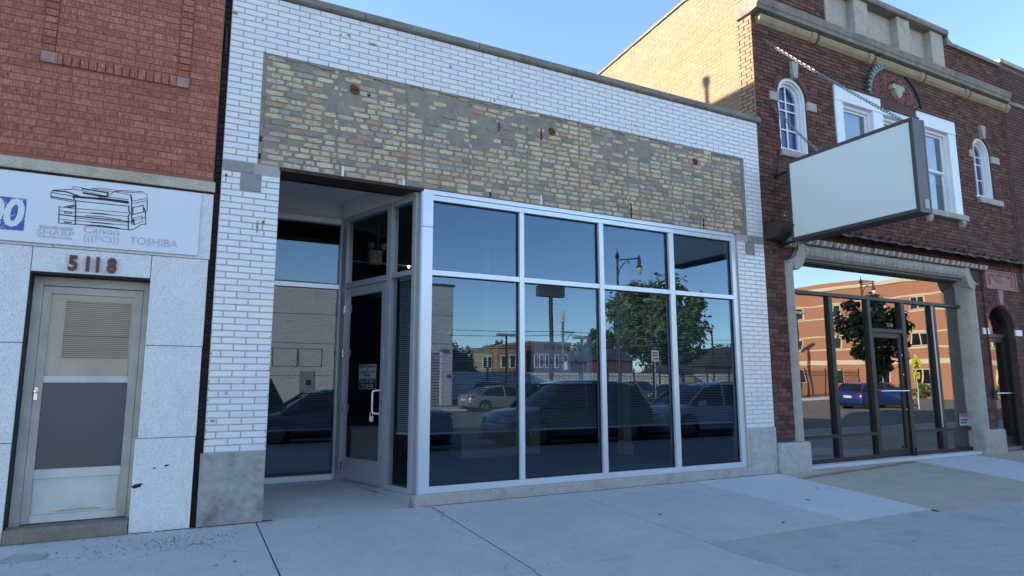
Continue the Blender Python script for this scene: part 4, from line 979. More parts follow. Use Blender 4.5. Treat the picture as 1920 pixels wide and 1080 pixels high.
sash_window(10.88, 12.29, 4.947, 7.04, .30, 11.14, 12.00, 'a'); sash_window(12.295, 13.505, 4.947, 6.85, .12, 12.38, 13.42, 'b'); sash_window(13.51, 14.90, 4.947, 7.05, .30, 13.72, 14.60, 'c')
MB().box(12.29, 13.51, .0, .2, 6.88, 7.05).build('header_course', M['rightbrick'], RB)
# tympanum: herringbone tile, leaf moulding on the left, tarred scar on the right, shield
TY = bpy.data.objects.new('tympanum', None); COL.objects.link(TY); TY.parent = RB; TY.matrix_parent_inverse = wm(RB).inverted(); TY.location = (12.85,0,7.06)
el = [(12.85+.93*math.cos(math.pi*i/24), 7.05+.80*math.sin(math.pi*i/24)) for i in range(25)]
MB().xz(el, .02, .3).build('tile_bed', M['mortar_r'], TY)
inside = lambda x, z: ((x-12.85)/.86)**2+((z-7.05)/.73)**2 < 1 and z > 7.07
k_ = .14
for i in range(-12, 13):
    for j in range(0, 14):
        for o_ in (0, 1):
            x, z = 12.85+(i+ (j % 2)*.5)*k_, 7.05+j*.065
            x0, x1, z0, z1 = (x, x+.062, z, z+.125) if (o_ == 0 and (i+j) % 2 == 0) else (x, x+.125, z, z+.058)
            if o_ == 1 and (i+j) % 2 == 0: continue
            if o_ == 0 and (i+j) % 2: continue
            if inside(x0, z0) and inside(x1, z1) and inside(x0, z1) and inside(x1, z0):
                MB().chbox(x0+.004, x1-.004, random.uniform(-.004,.006), .03, z0+.004, z1-.004).build('tile', M['terr_red'], TY)
def ellring(a0, a1, n_, ro, ri, mat, name, y0):
    mb = MB()
    for i in range(n_):
        t0, t1 = a0+(a1-a0)*i/n_, a0+(a1-a0)*(i+1)/n_
        mb.xz([(12.85+ri*math.cos(t0), 7.05+ri*.86*math.sin(t0)), (12.85+ro*math.cos(t0), 7.05+ro*.86*math.sin(t0)), (12.85+ro*math.cos(t1), 7.05+ro*.86*math.sin(t1)), (12.85+ri*math.cos(t1), 7.05+ri*.86*math.sin(t1))], y0, .06)
    return mb.build(name, mat, TY)
ellring(R(92), R(180), 14, .93, .86, M['green_tc'], 'leaf_moulding_bed', -.05)
for i in range(13):
    t = R(95+i*6.6); c = (12.85+.92*math.cos(t), 7.05+.80*math.sin(t)); 
    q = []
    for (a, r_) in ((-.045,.0),(-.02,.07),(.03,.11),(.05,.05),(.045,0)): q.append((c[0]+math.cos(t)*r_-math.sin(t)*a, c[1]+math.sin(t)*r_+math.cos(t)*a))
    MB().xz(q, -.09, -.02).build('leaf', M['green_tc'], TY, bevel=.008)
ellring(R(0), R(80), 16, .93, .87, M['tar'], 'tar_scar', -.02)
MB().xz([(12.66,7.42),(12.72,7.45),(12.78,7.42),(12.86,7.45),(12.94,7.42),(13.0,7.45),(13.06,7.40),(13.05,7.33),(12.99,7.33),(12.95,7.22),(12.86,7.14),(12.77,7.22),(12.73,7.33),(12.66,7.33)], -.09, .03).build('shield', M['lime'], TY, bevel=.012)
MB().box(12.78,12.97,-.05,.03,7.45,7.53).build('shield_cap', M['steel_brown'], TY)
# cornice, parapet, balustrade
xs_ = [8.71, 10.3, 12.0, 13.7, 15.4, 17.10]
for a, c in zip(xs_, xs_[1:]):
    MB().yz([(.02,7.90),(-.17,7.93),(-.18,7.99),(-.20,8.01),(-.22,8.12),(-.20,8.15),(.30,8.22),(.30,7.90)], a+.002, c-.002).build('cornice_stone', M['lime_d'], RB, bevel=.006)
    MB().yz([(.02,7.72),(-.04,7.73),(-.09,7.78),(-.115,7.84),(-.10,7.895),(.02,7.897)], a+.16, c-.03).build('cornice_moulding', M['lime_o'], RB, bevel=.005)
    MB().yz([(.02,7.70),(-.06,7.71),(-.125,7.78),(-.145,7.85),(-.12,7.898),(.02,7.899)], c-.07, c+.07).build('cornice_leaf', M['lime_o'], RB, bevel=.02)
pw = MB().box(14.80, 17.04, .012, .34, 8.22, 8.86).build("parapet_wall", M["mortar_r"], RB); MB().box(8.772, 10.80, .012, .34, 8.22, 8.86).build("parapet_wall", M["mortar_r"], RB)
lay(field(8.756, 10.80, 8.22, 8.86, .0745, .222, j=.010, third=True)+field(14.80, 17.035, 8.22, 8.86, .0745, .222, j=.010, third=True), pw, M['rightbrick'], 0, .02, jit=.003, name='parapet_brick', rest='parapet_brickwork')
MB().box(10.80, 14.80, .13, .34, 8.22, 9.1).build('balustrade_panel', M['lime'], RB)
for x0, x1 in ((10.80,10.9),(11.69,12.13),(13.12,13.55),(14.32,14.78)): lime('balustrade_post', x0, x1, 8.21, 9.06, -.03, .3, 'lime', .012)
MB().yz([(-.09,9.06),(-.11,9.10),(-.11,9.17),(-.08,9.19),(.36,9.2),(.36,9.06)], 10.70, 14.90).build('balustrade_rail', M['lime_d'], RB, bevel=.008)
for sgn, x0 in ((1,14.9),(-1,10.70)):
    q = [(x0,9.19),(x0+sgn*.03,9.10),(x0+sgn*.09,9.00),(x0+sgn*.2,8.95),(x0+sgn*(2.2 if sgn > 0 else 1.97),8.95),(x0+sgn*(2.2 if sgn > 0 else 1.97),8.86),(x0,8.86)]
    MB().xz(q, -.06, .36).build('coping', M['lime_d'], RB, bevel=.006)
# side wall, painted tan
b = MB(); b.yz([(.34,5.0),(.34,8.86),(1.6,9.0),(4.6,8.74),(16,8.3),(16,5.0)], 8.7575, 8.95); swl = b.build('side_wall', paint('tan_paint', (.27,.175,.107), .75, 0, .12, 3), RB)
sb = MB()
for r_ in range(52):
    z = 5.2+r_*.0745; y = -.05 if r_ % 2 else -.16
    while y < 15.6:
        L = .215; ya = max(y, .004 if z < 8.85 else .34); top = 8.86+(y-.34)*.11 if y < 1.6 else 9.0-(y-1.6)*.0867 if y < 4.6 else 8.74-(y-4.6)*.0386
        if y+L > ya+.02 and z+.0745 < top:
            xo = 8.752+random.uniform(0,.004); c = .003; y0, y1, z0, z1 = ya, y+L-.009, z, z+.066
            sb.add([(xo,y1-c,z0+c),(xo,y0+c,z0+c),(xo,y0+c,z1-c),(xo,y1-c,z1-c),(xo+c,y1,z0),(xo+c,y0,z0),(xo+c,y0,z1),(xo+c,y1,z1),(xo+.02,y1,z0),(xo+.02,y0,z0),(xo+.02,y0,z1),(xo+.02,y1,z1)],
                   [(0,1,2,3),(4,5,1,0),(5,6,2,1),(6,7,3,2),(7,4,0,3),(8,9,5,4),(9,10,6,5),(10,11,7,6),(11,8,4,7)])
        y += .224
sb.build('painted_brickwork', M['paintbrick'], swl, kind='stuff')
for (ya, za), (yb_, zb_) in zip([(.34,8.87),(1.6,9.0),(4.6,8.74),(16,8.3)], [(1.6,9.0),(4.6,8.74),(16,8.3)]):
    MB().prism([(8.72,ya,za),(9.0,ya,za),(9.0,ya,za+.05),(8.72,ya,za+.05)], (0,yb_-ya,zb_-za)).build('side_coping', M['lime_d'], RB)
MB().box(8.95,17.04,15.8,16,-.05,8.2).build('rear_wall', M['mortar_r'], RB); MB().box(8.95,17.04,.35,16,8.0,8.1).build('roof', M['tar'], RB)
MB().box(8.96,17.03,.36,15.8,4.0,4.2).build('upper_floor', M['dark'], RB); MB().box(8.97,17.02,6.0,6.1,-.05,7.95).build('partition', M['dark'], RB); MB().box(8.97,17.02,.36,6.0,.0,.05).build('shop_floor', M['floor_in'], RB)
MB().box(15.1,15.2,.35,6,0,4.0).build('stair_wall', M['dark'], RB)
# ---- shopfront surround
lime('plinth_block', 8.765, 9.47, -.03, .47, -.10, .3, 'base_c2', .03); lime('plinth_block', 14.665, 15.48, -.03, .475, -.10, .3, 'lime', .03)
def jamb(xa, xb, flip):
    mb = MB(); n_ = 10; w = xb-xa
    prof = [(0,.02),(.12*w,-.02),(.25*w,-.05),(.45*w,-.085),(.65*w,-.085),(.8*w,-.05),(.9*w,.0),(w,.12)]
    if flip: prof = [(w-p, y) for p, y in prof][::-1]
    pts = [(xa+p, y) for p, y in prof]
    mb.prism([(x, y, .476) for x, y in pts]+[(xb,.28,.476),(xa,.28,.476)], (0,0,2.98)); return mb.build('stone_jamb', M['lime'], RB, smooth=30)
jamb(9.215, 9.375, False); jamb(14.69, 15.04, True)
def scroll(x0, sg):                                      # curved shoulder between jamb and head
    q = [(x0,3.46),(x0+sg*.13,3.46),(x0+sg*.16,3.35),(x0+sg*.26,3.34),(x0+sg*.36,3.40),(x0+sg*.43,3.50),(x0+sg*.46,3.62),(x0+sg*.46,3.80),(x0+sg*.30,3.80),(x0+sg*.28,3.68),(x0+sg*.20,3.56),(x0+sg*.10,3.50),(x0,3.48)]
    MB().xz(q, -.09, .25).build('shoulder_scroll', M['lime'], RB, bevel=.012)
scroll(9.20, 1); scroll(15.06, -1)
hd = MB(); n_ = 44
for i in range(n_):                                       # rope-like cast head
    x0 = 9.66+i*(14.60-9.66)/n_; x1 = x0+(14.60-9.66)/n_; o_ = .012*(i % 3)
    hd.yz([(.02,3.79),(-.05-o_*.4,3.79),(-.09-o_*.4,3.74),(-.10-o_*.6,3.68),(-.07-o_,3.62),(-.02,3.575),(.02,3.57)], x0, x1)
hd.build('cast_head', M['lime'], RB)
MB().box(9.5, 14.75, .015, .3, 3.53, 3.575).build('head_fillet', M['lime_d'], RB)
MB().box(9.25, 15.4, .0, .05, 3.785, 3.93).build('rope_bed', M['mortar_r'], RB)
n_ = 66; cyc = ['tc_teal','tc_cream','tc_red','tc_cream']
for i in range(n_):                                       # polychrome twisted rope
    x0 = 9.42+i*(15.38-9.42)/n_; w = (15.38-9.42)/n_
    q = [(x0,3.80),(x0+w*1.0,3.80),(x0+w*1.75,3.905),(x0+w*.75,3.905)]
    MB().xz(q, -.115-.02*random.random(), .0).build('rope_segment', M[cyc[i % 4]], RB, bevel=.014)
for i, m_ in enumerate(('tc_teal','tc_cream','tc_red','tc_teal','tc_red')): MB().xz([(9.16+i*.062,3.70+.02*abs(i-2)),(9.215+i*.062,3.69+.02*abs(i-2)),(9.225+i*.062,3.93),(9.165+i*.062,3.93)], -.13, .02).build('capital_leaf', M[m_], RB, bevel=.015)
# torn awning flashing
aw = MB(); n_ = 56
for i in range(n_):
    x0, x1 = 8.80+i*(17.2-8.80)/n_, 8.80+(i+1)*(17.2-8.80)/n_
    d0, d1 = .28+.018*math.sin(i*1.9)+.012*math.sin(i*5.1), .28+.018*math.sin((i+1)*1.9)+.012*math.sin((i+1)*5.1)
    aw.quad((x0,-d0,4.03),(x1,-d1,4.03),(x1,-.005,4.13),(x0,-.005,4.13)); aw.quad((x0,-.005,4.12),(x1,-.005,4.12),(x1,-d1,4.02),(x0,-d0,4.02))
    aw.quad((x0,-d0,4.0-.012*math.sin(i*2.3)),(x1,-d1,4.0-.012*math.sin((i+1)*2.3)),(x1,-d1,4.032),(x0,-d0,4.032))
aw.build('awning_flashing', M['maroon'], RB)
fp = MB()
for i in range(26):
    x = 8.95+i*.31+random.uniform(-.1,.1); h = random.uniform(.03,.09); w = random.uniform(.08,.22)
    fp.add([(x,-.02,4.12),(x+w,-.02,4.12),(x+w*.5,-.10,4.12+h),(x+w*.2,-.06,4.12+h*.8)], [(0,1,2),(0,2,3)])
fp.build('torn_flaps', M['maroon'], RB, kind='stuff')
MB().yz([(-.42,4.0),(-.30,3.86),(-.10,3.80),(.0,3.84),(.0,4.1),(-.3,4.06)], 8.80, 9.12).build('awning_hood', M['maroon'], RB)
# bronze shopfront
KX = 1.0201; yb2 = .15
fx = lambda x: x*KX
fz = lambda z: 1.406+(z-1.406)*KX
def br(name, x0, x1, z0, z1, y0=yb2, y1=yb2+.12, par=None): return MB().box(x0, x1, y0, y1, z0, z1).build(name, M['bronze'], par or RB, bevel=.003)
X0, X1 = 9.38, 14.92; MU = [(10.50,10.60),(11.60,11.69),(12.64,12.76),(13.65,13.80)]
ZB, ZR0, ZR1, ZT0, ZT1 = .06, .475, .535, 2.97, 3.035
br('frame_jamb', X0, X0+.06, ZB, 3.55); br('frame_jamb', X1-.12, X1, ZB, 3.55); br('head_rail', X0+.06, X1-.12, 3.50, 3.56); br('transom', X0+.06, X1-.12, ZT0, ZT1, yb2-.015)
for a, c in MU: br('mullion', a, c, ZB, ZT0)
bays = [(X0+.06,10.50),(10.60,11.60),(12.76,13.65),(13.80,X1-.12)]
TR = .0055
pane(RB, M['glass_right'], X0+.055, X1-.115, ZT1-.004, 3.505, yb2+.06, TR)
for a, c in bays:
    br('sill_rail', a, c, ZB, ZB+.075); br('lower_rail', a, c, ZR0, ZR1); pane(RB, M['glass_right'], a-.004, c+.004, ZR1-.004, ZT0+.004, yb2+.06, TR); pane(RB, M['glass_right'], a-.004, c+.004, ZB+.07, ZR0+.004, yb2+.06, TR)
br('door_head', 11.69, 12.64, 2.37, 2.44); pane(RB, M['glass_right'], 11.686, 12.644, 2.436, ZT0+.004, yb2+.06, TR, 'transom_pane')
t_ = text('5110', .10, M['offwhite'], 'transom_number', RB, 12.33, yb2+.05, 2.52, sx=.9)
SD = bpy.data.objects.new('shop_door', None); COL.objects.link(SD); SD.parent = RB; SD.matrix_parent_inverse = wm(RB).inverted(); SD.location = (11.7, yb2, .05)
br('stile', 11.695, 11.76, .055, 2.365, yb2+.03, yb2+.08, SD); br('stile', 12.52, 12.635, .055, 2.365, yb2+.03, yb2+.08, SD); br('rail', 11.76, 12.52, .055, .20, yb2+.03, yb2+.08, SD); br('rail', 11.76, 12.52, 2.27, 2.365, yb2+.03, yb2+.08, SD)
pane(SD, M['glass_right'], 11.756, 12.524, .196, 2.274, yb2+.055, TR, 'door_glass')
MB().tube([(11.74,yb2-.04,1.27),(12.60,yb2-.04,1.27)], .018, 8).build('push_bar', M['chrome'], SD, smooth=50)
for z in (1.95,1.58,.92): MB().lathe([(.018,0),(.02,.008)], (12.58,yb2+.02,z), 10, 'y').build('lock', M['chrome'], SD)
MB().tube([(12.60,yb2,.12),(12.63,yb2-.05,.06),(12.61,yb2-.06,.22)], .018, 6).build('door_stop', M['tar'], SD)
MB().box(X0-.05, X1+.03, -.02, .3, -.03, .058).build('threshold', M['walk2'], RB, bevel=.01)
MB().tube([(13.66,yb2-.008,2.96),(13.665,yb2-.008,.56)], .016, 8).build('mullion_edge', M['alu_d'], RB)
ST = thing('window_sticker', 'small red and white printed sticker low in the rightmost shop pane', 'sticker', (14.5,yb2+.05,.57))
MB().box(14.37,14.70,yb2+.052,yb2+.054,.56,.80).build('sheet', paint('faded_paper', (.45,.46,.52), .6), ST); MB().box(14.37,14.70,yb2+.050,yb2+.052,.72,.80).build('red_band', paint('faded_red', (.34,.13,.16), .6), ST)
for i, wds in enumerate((.22,.26)): MB().box(14.41,14.41+wds,yb2+.0495,yb2+.052,.60+.055*i,.63+.055*i).build('print_line', M['ink'], ST)
# arched side door
AD = bpy.data.objects.new('arched_door', None); COL.objects.link(AD); AD.parent = RB; AD.matrix_parent_inverse = wm(RB).inverted(); AD.location = (15.96,.3,.08)
cx = 16.10
MB().box(15.42,16.6,.10,.5,-.03,.075).build('door_sill', M['lime_d'], AD)
arch_frame('frame', 15.99, 2.56, .54, .48, .08, .14, .14, .28, M['bronze'], AD)
MB().box(15.45,16.55,.14,.28,2.40,2.47).build('transom_bar', M['bronze'], AD)
MB().poly([(x,.22,z) for x, z in arch_pts(15.99, 2.56, .485, 2.46)]).build('fanlight', M['glass_right'], AD)
MB().box(15.5,15.56,.18,.24,.08,2.40).build('stile', M['bronze'], AD); MB().box(16.36,16.48,.18,.24,.08,2.40).build('stile', M['bronze'], AD); MB().box(15.56,16.36,.18,.24,.08,.30).build('rail', M['bronze'], AD); MB().box(15.56,16.36,.18,.24,2.3,2.40).build('rail', M['bronze'], AD)
pane(AD, M['glass_right'], 15.555, 16.365, .29, 2.305, .215, .004, 'door_glass')
MB().tube([(15.6,.12,1.20),(16.45,.12,1.20)], .016, 8).build('push_bar', M['chrome'], AD, smooth=50)
lime('impost_block', 15.185, 15.425, 2.435, 2.57, -.02, .2, 'white'); lime('impost_block', 16.495, 16.755, 2.435, 2.57, -.02, .2, 'white')
MB().xz([(15.915,3.09),(16.035,3.09),(16.085,3.415),(15.865,3.415)], -.05, .2).build('keystone', M['pink'], RB, bevel=.006)
# urn plaque
PQ = bpy.data.objects.new('urn_plaque', None); COL.objects.link(PQ); PQ.parent = RB; PQ.matrix_parent_inverse = wm(RB).inverted(); PQ.location = (16.09,0,3.42)
MB().box(15.455,16.725,-.02,.1,3.425,3.845).build('slab', M['pink'], PQ, bevel=.008)
for a, c, p, q in ((15.455,16.725,3.425,3.455),(15.455,16.725,3.815,3.845),(15.455,15.50,3.455,3.815),(16.68,16.725,3.455,3.815)): MB().box(a, c, -.045, -.018, p, q).build('border', M['pink'], PQ, bevel=.005)
MB().lathe([(.09,3.475),(.10,3.49),(.03,3.52),(.05,3.55),(.20,3.60),(.29,3.66),(.31,3.70),(.28,3.71)], (16.09,-.018,0), 20).build('urn', M['pink'], PQ, smooth=40)
for o in (PQ.children[-1],): o.data.transform(Matrix.Translation((0,-.012,0)) @ Matrix.Diagonal((1,.14,1,1)))
for sg in (-1,1):
    MB().tube([(16.09+sg*.30,-.03,3.69),(16.09+sg*.40,-.03,3.76),(16.09+sg*.48,-.03,3.70),(16.09+sg*.44,-.03,3.60),(16.09+sg*.47,-.03,3.52)], .016, 6).build('scroll', M['pink'], PQ, smooth=50)
    MB().tube([(16.09+sg*.08,-.03,3.72),(16.09+sg*.2,-.03,3.76),(16.09+sg*.3,-.03,3.74)], .014, 6).build('flower', M['pink'], PQ, smooth=50)
MB().box(16.07,16.11,-.04,-.018,3.72,3.79).build('finial', M['pink'], PQ)
# thin conduit
MB().tube([(15.30,-.03,3.80),(15.315,-.03,1.25)], .012, 6).build('conduit', M['tar'], RB)
MB().box(15.26,15.37,-.06,0,1.10,1.26).build('conduit_box', M['tar'], RB, bevel=.006)
MB().tube([(9.15,-.02,6.25),(9.3,-.03,5.6),(9.02,-.02,4.6)], .006, 5).build('loose_wire', M['tar'], RB)

# ================================================================ neighbour at the far right
NBR = thing('brown_brick_building', 'plain brown brick building at the far right edge beyond the arched door', 'building', (20,0,0))
b = MB(); b.box(17.045, 30, -.03, .3, -.05, 8.95); nw = b.build('wall', M['mortar_n'], NBR)
lay(field(17.05, 21.5, 0, 8.9, .0745, .222, [rect(16,30,3.3,3.85), rect(17.3,21,0.3,3.3)], j=.012), nw, M['nbrick'], -.045, .02, n=200)
MB().yz([(-.10,8.95),(-.10,9.05),(.36,9.08),(.36,8.95)], 17.03, 30).build('coping', M['lime'], NBR, bevel=.01)
MB().box(17.05,30,-.08,.2,7.95,8.03).build('string_course', M['lime_d'], NBR); MB().box(17.3,21,-.08,.2,3.3,3.85).build('shop_band', M['lime_d'], NBR)
MB().box(17.3,21,-.05,.2,.3,3.3).build('shop_window_frame', M['bronze'], NBR)
MB().box(17.045,30,.3,16,-.05,8.7).build('rear_block', M['mortar_n'], NBR)

# ================================================================ projecting box sign with its chains
BS = thing('blade_sign', 'blank pale box sign in a brown cabinet projecting over the sidewalk on chains', 'sign', (9.14,-.34,3.75))
SX0, SX1, SY0, SY1, SZ0, SZ1 = 9.0, 9.29, -2.44, -.34, 3.735, 5.10
cab = MB(); cab.box(SX0+.012, SX1-.012, SY0+.004, SY1-.004, SZ0+.004, SZ1-.004); cab.build('cabinet', M['brown'], BS)
for xx in (SX0, SX1-.035):
    mb = MB(); t_ = .055
    mb.box(xx, xx+.035, SY0, SY1, SZ0, SZ0+t_); mb.box(xx, xx+.035, SY0, SY1, SZ1-t_, SZ1); mb.box(xx, xx+.035, SY0, SY0+t_, SZ0+t_, SZ1-t_); mb.box(xx, xx+.035, SY1-t_, SY1, SZ0+t_, SZ1-t_)
    mb.build('retainer_frame', M['brown'], BS, bevel=.004)
MB().box(SX0+.008, SX0+.014, SY0+.05, SY1-.05, SZ0+.05, SZ1-.05).build('face_panel', M['acrylic'], BS); MB().box(SX1-.014, SX1-.008, SY0+.05, SY1-.05, SZ0+.05, SZ1-.05).build('face_panel', M['acrylic'], BS)
MB().box(9.12, 9.22, SY0-.004, SY0+.004, 3.80, 3.93).build('maker_plate', paint('plate_print', (.40,.39,.38), .5, 0, .5, 160), BS)
for z in (SZ0+.03, 4.99): MB().tube([(9.145,SY1,z),(9.145,0.0,z-.02)], .022, 8).build('wall_bracket', M['tar'], BS); MB().lathe([(.06,-.02),(.06,0.01)], (9.145,0,z-.02), 12, 'y').build('bracket_plate', M['tar'], BS)
MB().tube([(9.145,SY1,4.25),(9.145,SY1+.2,4.30),(9.145,SY1+.22,4.22),(9.145,SY1,4.20)], .012, 6).build('cable_loop', M['chrome'], BS)
for y in (-2.25,-.85): MB().tube([(9.145,y,SZ1),(9.145,y,SZ1+.05),(9.145,y+.03,SZ1+.07),(9.145,y+.05,SZ1+.04),(9.145,y+.05,SZ1)], .012, 6).build('eye_bolt', M['chrome'], BS)
def chain(label, a, c):
    a, c = Vector(a), Vector(c); d = c-a; L = d.length; d.normalize(); n_ = int(L/.058); mb = MB()
    s1 = d.orthogonal().normalized(); s2 = d.cross(s1)
    for i in range(n_):
        ct = a+d*(i+.5)*L/n_ + Vector((0,0,-.03*math.sin(math.pi*(i+.5)/n_))); s = s1 if i % 2 else s2
        mb.tube([ct+d*math.cos(t)*.040+s*math.sin(t)*.021 for t in [k*math.pi/4 for k in range(8)]], .0072, 5, closed=True)
    o = mb.build('chain', M['galv'], None, smooth=60); return tag(o, label, 'chain', 'chains holding the box sign')
chain('long upper chain from the brick wall to the outer end of the box sign', (9.1,-.02,7.44), (9.145,-2.22,5.16))
chain('shorter lower chain crossing the arched window to the box sign', (9.16,-.02,6.25), (9.145,-.83,5.16))

# ================================================================ what the windows mirror: the other side of the street
random.seed(5)
def carpaint(name, col, metal=.3):
    m, nt, b = mk(name); b.inputs['Base Color'].default_value = rgb(col); b.inputs['Metallic'].default_value = metal; b.inputs['Roughness'].default_value = .35
    b.inputs['Coat Weight'].default_value = 1; b.inputs['Coat Roughness'].default_value = .05; return m
M['cg'] = paint('car_glass', (.012,.014,.016), .06, 0, .02); M['tyre'] = paint('tyre_rubber', (.018,.018,.018), .85); M['rim'] = paint('alloy_rim', (.45,.46,.47), .3, .8)
M['lamp_red'] = paint('red_lamp', (.30,.012,.015), .15); M['lamp_clear'] = paint('clear_lamp', (.55,.57,.6), .1, .2); M['trim'] = paint('black_trim', (.015,.015,.016), .5); M['plate'] = paint('licence_plate', (.6,.6,.62), .5)
def make_car(label, mat, L=4.6, Wd=1.84, H=1.66, suv=True, group=None, name='parked_car'):
    c = thing(name, label, 'car', group=group)
    h, w = L/2, Wd/2
    belt = .98 if suv else .90; hood = belt-.02 if suv else .80; deck = belt+.02 if suv else .98
    wsb, wst, rrt, rrb = h-1.05, h-1.85, (-h+.55 if suv else -h+1.35), (-h+.12 if suv else -h+.62)
    S = [(h, .58, .34, .70), (h-.06, .66, .26, .84), (h-.25, hood-.10, .22, .95), (h-.6, hood-.03, .20, 1), (wsb, hood+.04, .20, 1), (wst, belt, .20, 1), (0, belt, .20, 1), (rrt, belt+.03, .20, 1), (rrb, deck, .22, .985), (-h+.10, deck-.02, .26, .95), (-h+.02, deck-.12, .32, .90), (-h, .62, .38, .84)]
    S.sort(key=lambda s: -s[0])
    mb = MB(); ring_ = []
    for x, zt, zb, f in S:
        ww = w*f
        half = [(0,zb),(ww*.82,zb),(ww*.96,zb+.10),(ww,zb+(zt-zb)*.45),(ww*.985,zb+(zt-zb)*.70),(ww*.93,zt-.045),(ww*.84,zt),(0,zt+.035)]
        ring_.append([(x, y, z) for y, z in half]+[(x, -y, z) for y, z in half[-2:0:-1]])
    n_ = len(ring_[0]); mb.v = [p for r_ in ring_ for p in r_]
    for i in range(len(ring_)-1):
        for k in range(n_): mb.f.append((i*n_+k, i*n_+(k+1)%n_, (i+1)*n_+(k+1)%n_, (i+1)*n_+k))
    mb.f.append(tuple(range(n_-1,-1,-1))); mb.f.append(tuple((len(ring_)-1)*n_+k for k in range(n_)))
    body = local(mb, 'body', mat, c, smooth=38)
    def cab(o, x_in, zlo_off=0):
        G = [(wsb+.02, hood+.02, hood+.03), (wst, belt-.03, H-.10), (wst-.35, belt-.03, H-.02), ((wst+rrt)/2+.2, belt-.03, H), (rrt+.35, belt-.02, H-.05), (rrt, belt-.02, H-.14), (rrb-.0, deck-.02, deck+.02)]
        rr_ = []
        for x, zl, zh in G:
            t = (zh-zl)/(H-belt); t = max(.02, min(1, t)); wl, wh = w*.90+o, w*(.90-.17*t)+o
            half = [(0,zl),(wl,zl),(wh,zh-.05*t+o),(wh*.9,zh+o),(0,zh+.02*t+o)]
            rr_.append([(x, y, z) for y, z in half]+[(x, -y, z) for y, z in half[-2:0:-1]])
        return rr_
    def loft(rr_, sel=None):
        m_ = MB(); n2 = len(rr_[0]); m_.v = [p for r_ in rr_ for p in r_]
        for i in range(len(rr_)-1):
            for k in range(n2):
                if sel is None or sel(i, k): m_.f.append((i*n2+k, i*n2+(k+1)%n2, (i+1)*n2+(k+1)%n2, (i+1)*n2+k))
        if sel is None: m_.f.append(tuple(range(n2-1,-1,-1))); m_.f.append(tuple((len(rr_)-1)*n2+k for k in range(n2)))
        return m_
    local(loft(cab(0,0)), 'cabin_glass', M['cg'], c, smooth=35)
    local(loft(cab(.012,0), lambda i, k: 1 <= i <= 4 and k in (2,3,4,5)), 'roof', mat, c, smooth=35)
    def pil(p, q, r_=.03): 
        for s in (-1, 1): local(MB().tube([(p[0], s*p[1], p[2]), (q[0], s*q[1], q[2])], r_, 6), 'pillar', mat, c)
    pil((wsb+.02, w*.90, hood+.03), (wst, w*.73, H-.06)); pil((-.1, w*.90, belt-.02), (-.16, w*.735, H-.06), .035); pil((rrb+.05, w*.88, deck), (rrt, w*.74, H-.08), .05)
    wr = .355 if suv else .325
    for sx in (h-.92, -h+.95):
        for s in (-1, 1):
            local(MB().lathe([(wr+.065,0),(wr+.06,.012)], (sx, s*(w-.004)-(.012 if s < 0 else 0), wr), 20, 'y'), 'wheel_arch', M['trim'], c)
            wh_ = bpy.data.objects.new('wheel', None); COL.objects.link(wh_); wh_.parent = c; wh_.location = (sx, s*(w-.10), wr)
            local(MB().lathe([(wr-.11,-.11),(wr-.02,-.115),(wr,-.09),(wr,.09),(wr-.02,.115),(wr-.11,.11)], (0,0,0), 22, 'y'), 'tyre', M['tyre'], wh_, smooth=40)
            rm_ = MB(); rm_.lathe([(wr-.10,-.10),(wr-.12,.10)], (0,0,0), 18, 'y')
            rm_ = MB(); 
            for k in range(10):
                a = k*math.pi/5; ca, sa = math.cos(a), math.sin(a); r0, r1 = .04, wr-.12
                rm_.add([(ca*r0-sa*.022, s*.112, sa*r0+ca*.022), (ca*r0+sa*.022, s*.112, sa*r0-ca*.022), (ca*r1+sa*.032, s*.118, sa*r1-ca*.032), (ca*r1-sa*.032, s*.118, sa*r1+ca*.032)], [(0,1,2,3) if s < 0 else (3,2,1,0)])
            rm_.tube([(math.cos(a)*(wr-.125), s*.112, math.sin(a)*(wr-.125)) for a in [k*math.pi/9 for k in range(18)]], .016, 5, closed=True)
            local(rm_, 'rim', M['rim'], wh_)
            local(MB().lathe([(wr-.115,0),(wr-.115,.01)], (0, s*.095, 0), 18, 'y'), 'hub_disc', M['trim'], wh_)
    for s in (-1, 1):
        local(MB().prism([(h-.10, s*w*.80, .62),(h-.03, s*w*.55, .64),(h-.06, s*w*.52, .74),(h-.34, s*w*.93, .80),(h-.30, s*w*.965, .72)], (.012, s*.012, .008)), 'headlight', M['lamp_clear'], c)
        local(MB().prism([(-h+.02, s*w*.60, .78),(-h+.03, s*w*.90, .80),(-h+.30, s*w*.975, .84),(-h+.26, s*w*.965, .93),(-h+.03, s*w*.86, .94),(-h+.01, s*w*.60, .92)], (-.015, s*.012, 0)), 'tail_light', M['lamp_red'], c)
        local(MB().prism([(wsb-.30, s*w*.98, belt+.0),(wsb-.36, s*(w+.17), belt+.02),(wsb-.36, s*(w+.17), belt+.15),(wsb-.30, s*w*.98, belt+.13)], (-.08, 0, 0)), 'mirror', mat, c)
    local(MB().prism([(h+.004,-w*.5,.46),(h+.004,w*.5,.46),(h-.03,w*.55,.66),(h-.03,-w*.55,.66)], (.015,0,0)), 'grille', M['trim'], c)
    local(MB().box(-h-.012, -h+.02, -.26, .26, .62, .76), 'licence_plate', M['plate'], c)
    local(MB().box(-h-.01, h-.02, -w*.80, w*.80, .17, .24), 'underbody', M['trim'], c)
    return c
def put(c, x, y, deg=180): c.location = (x, y, STREET_Z); c.rotation_euler = (0,0,R(deg)); return c
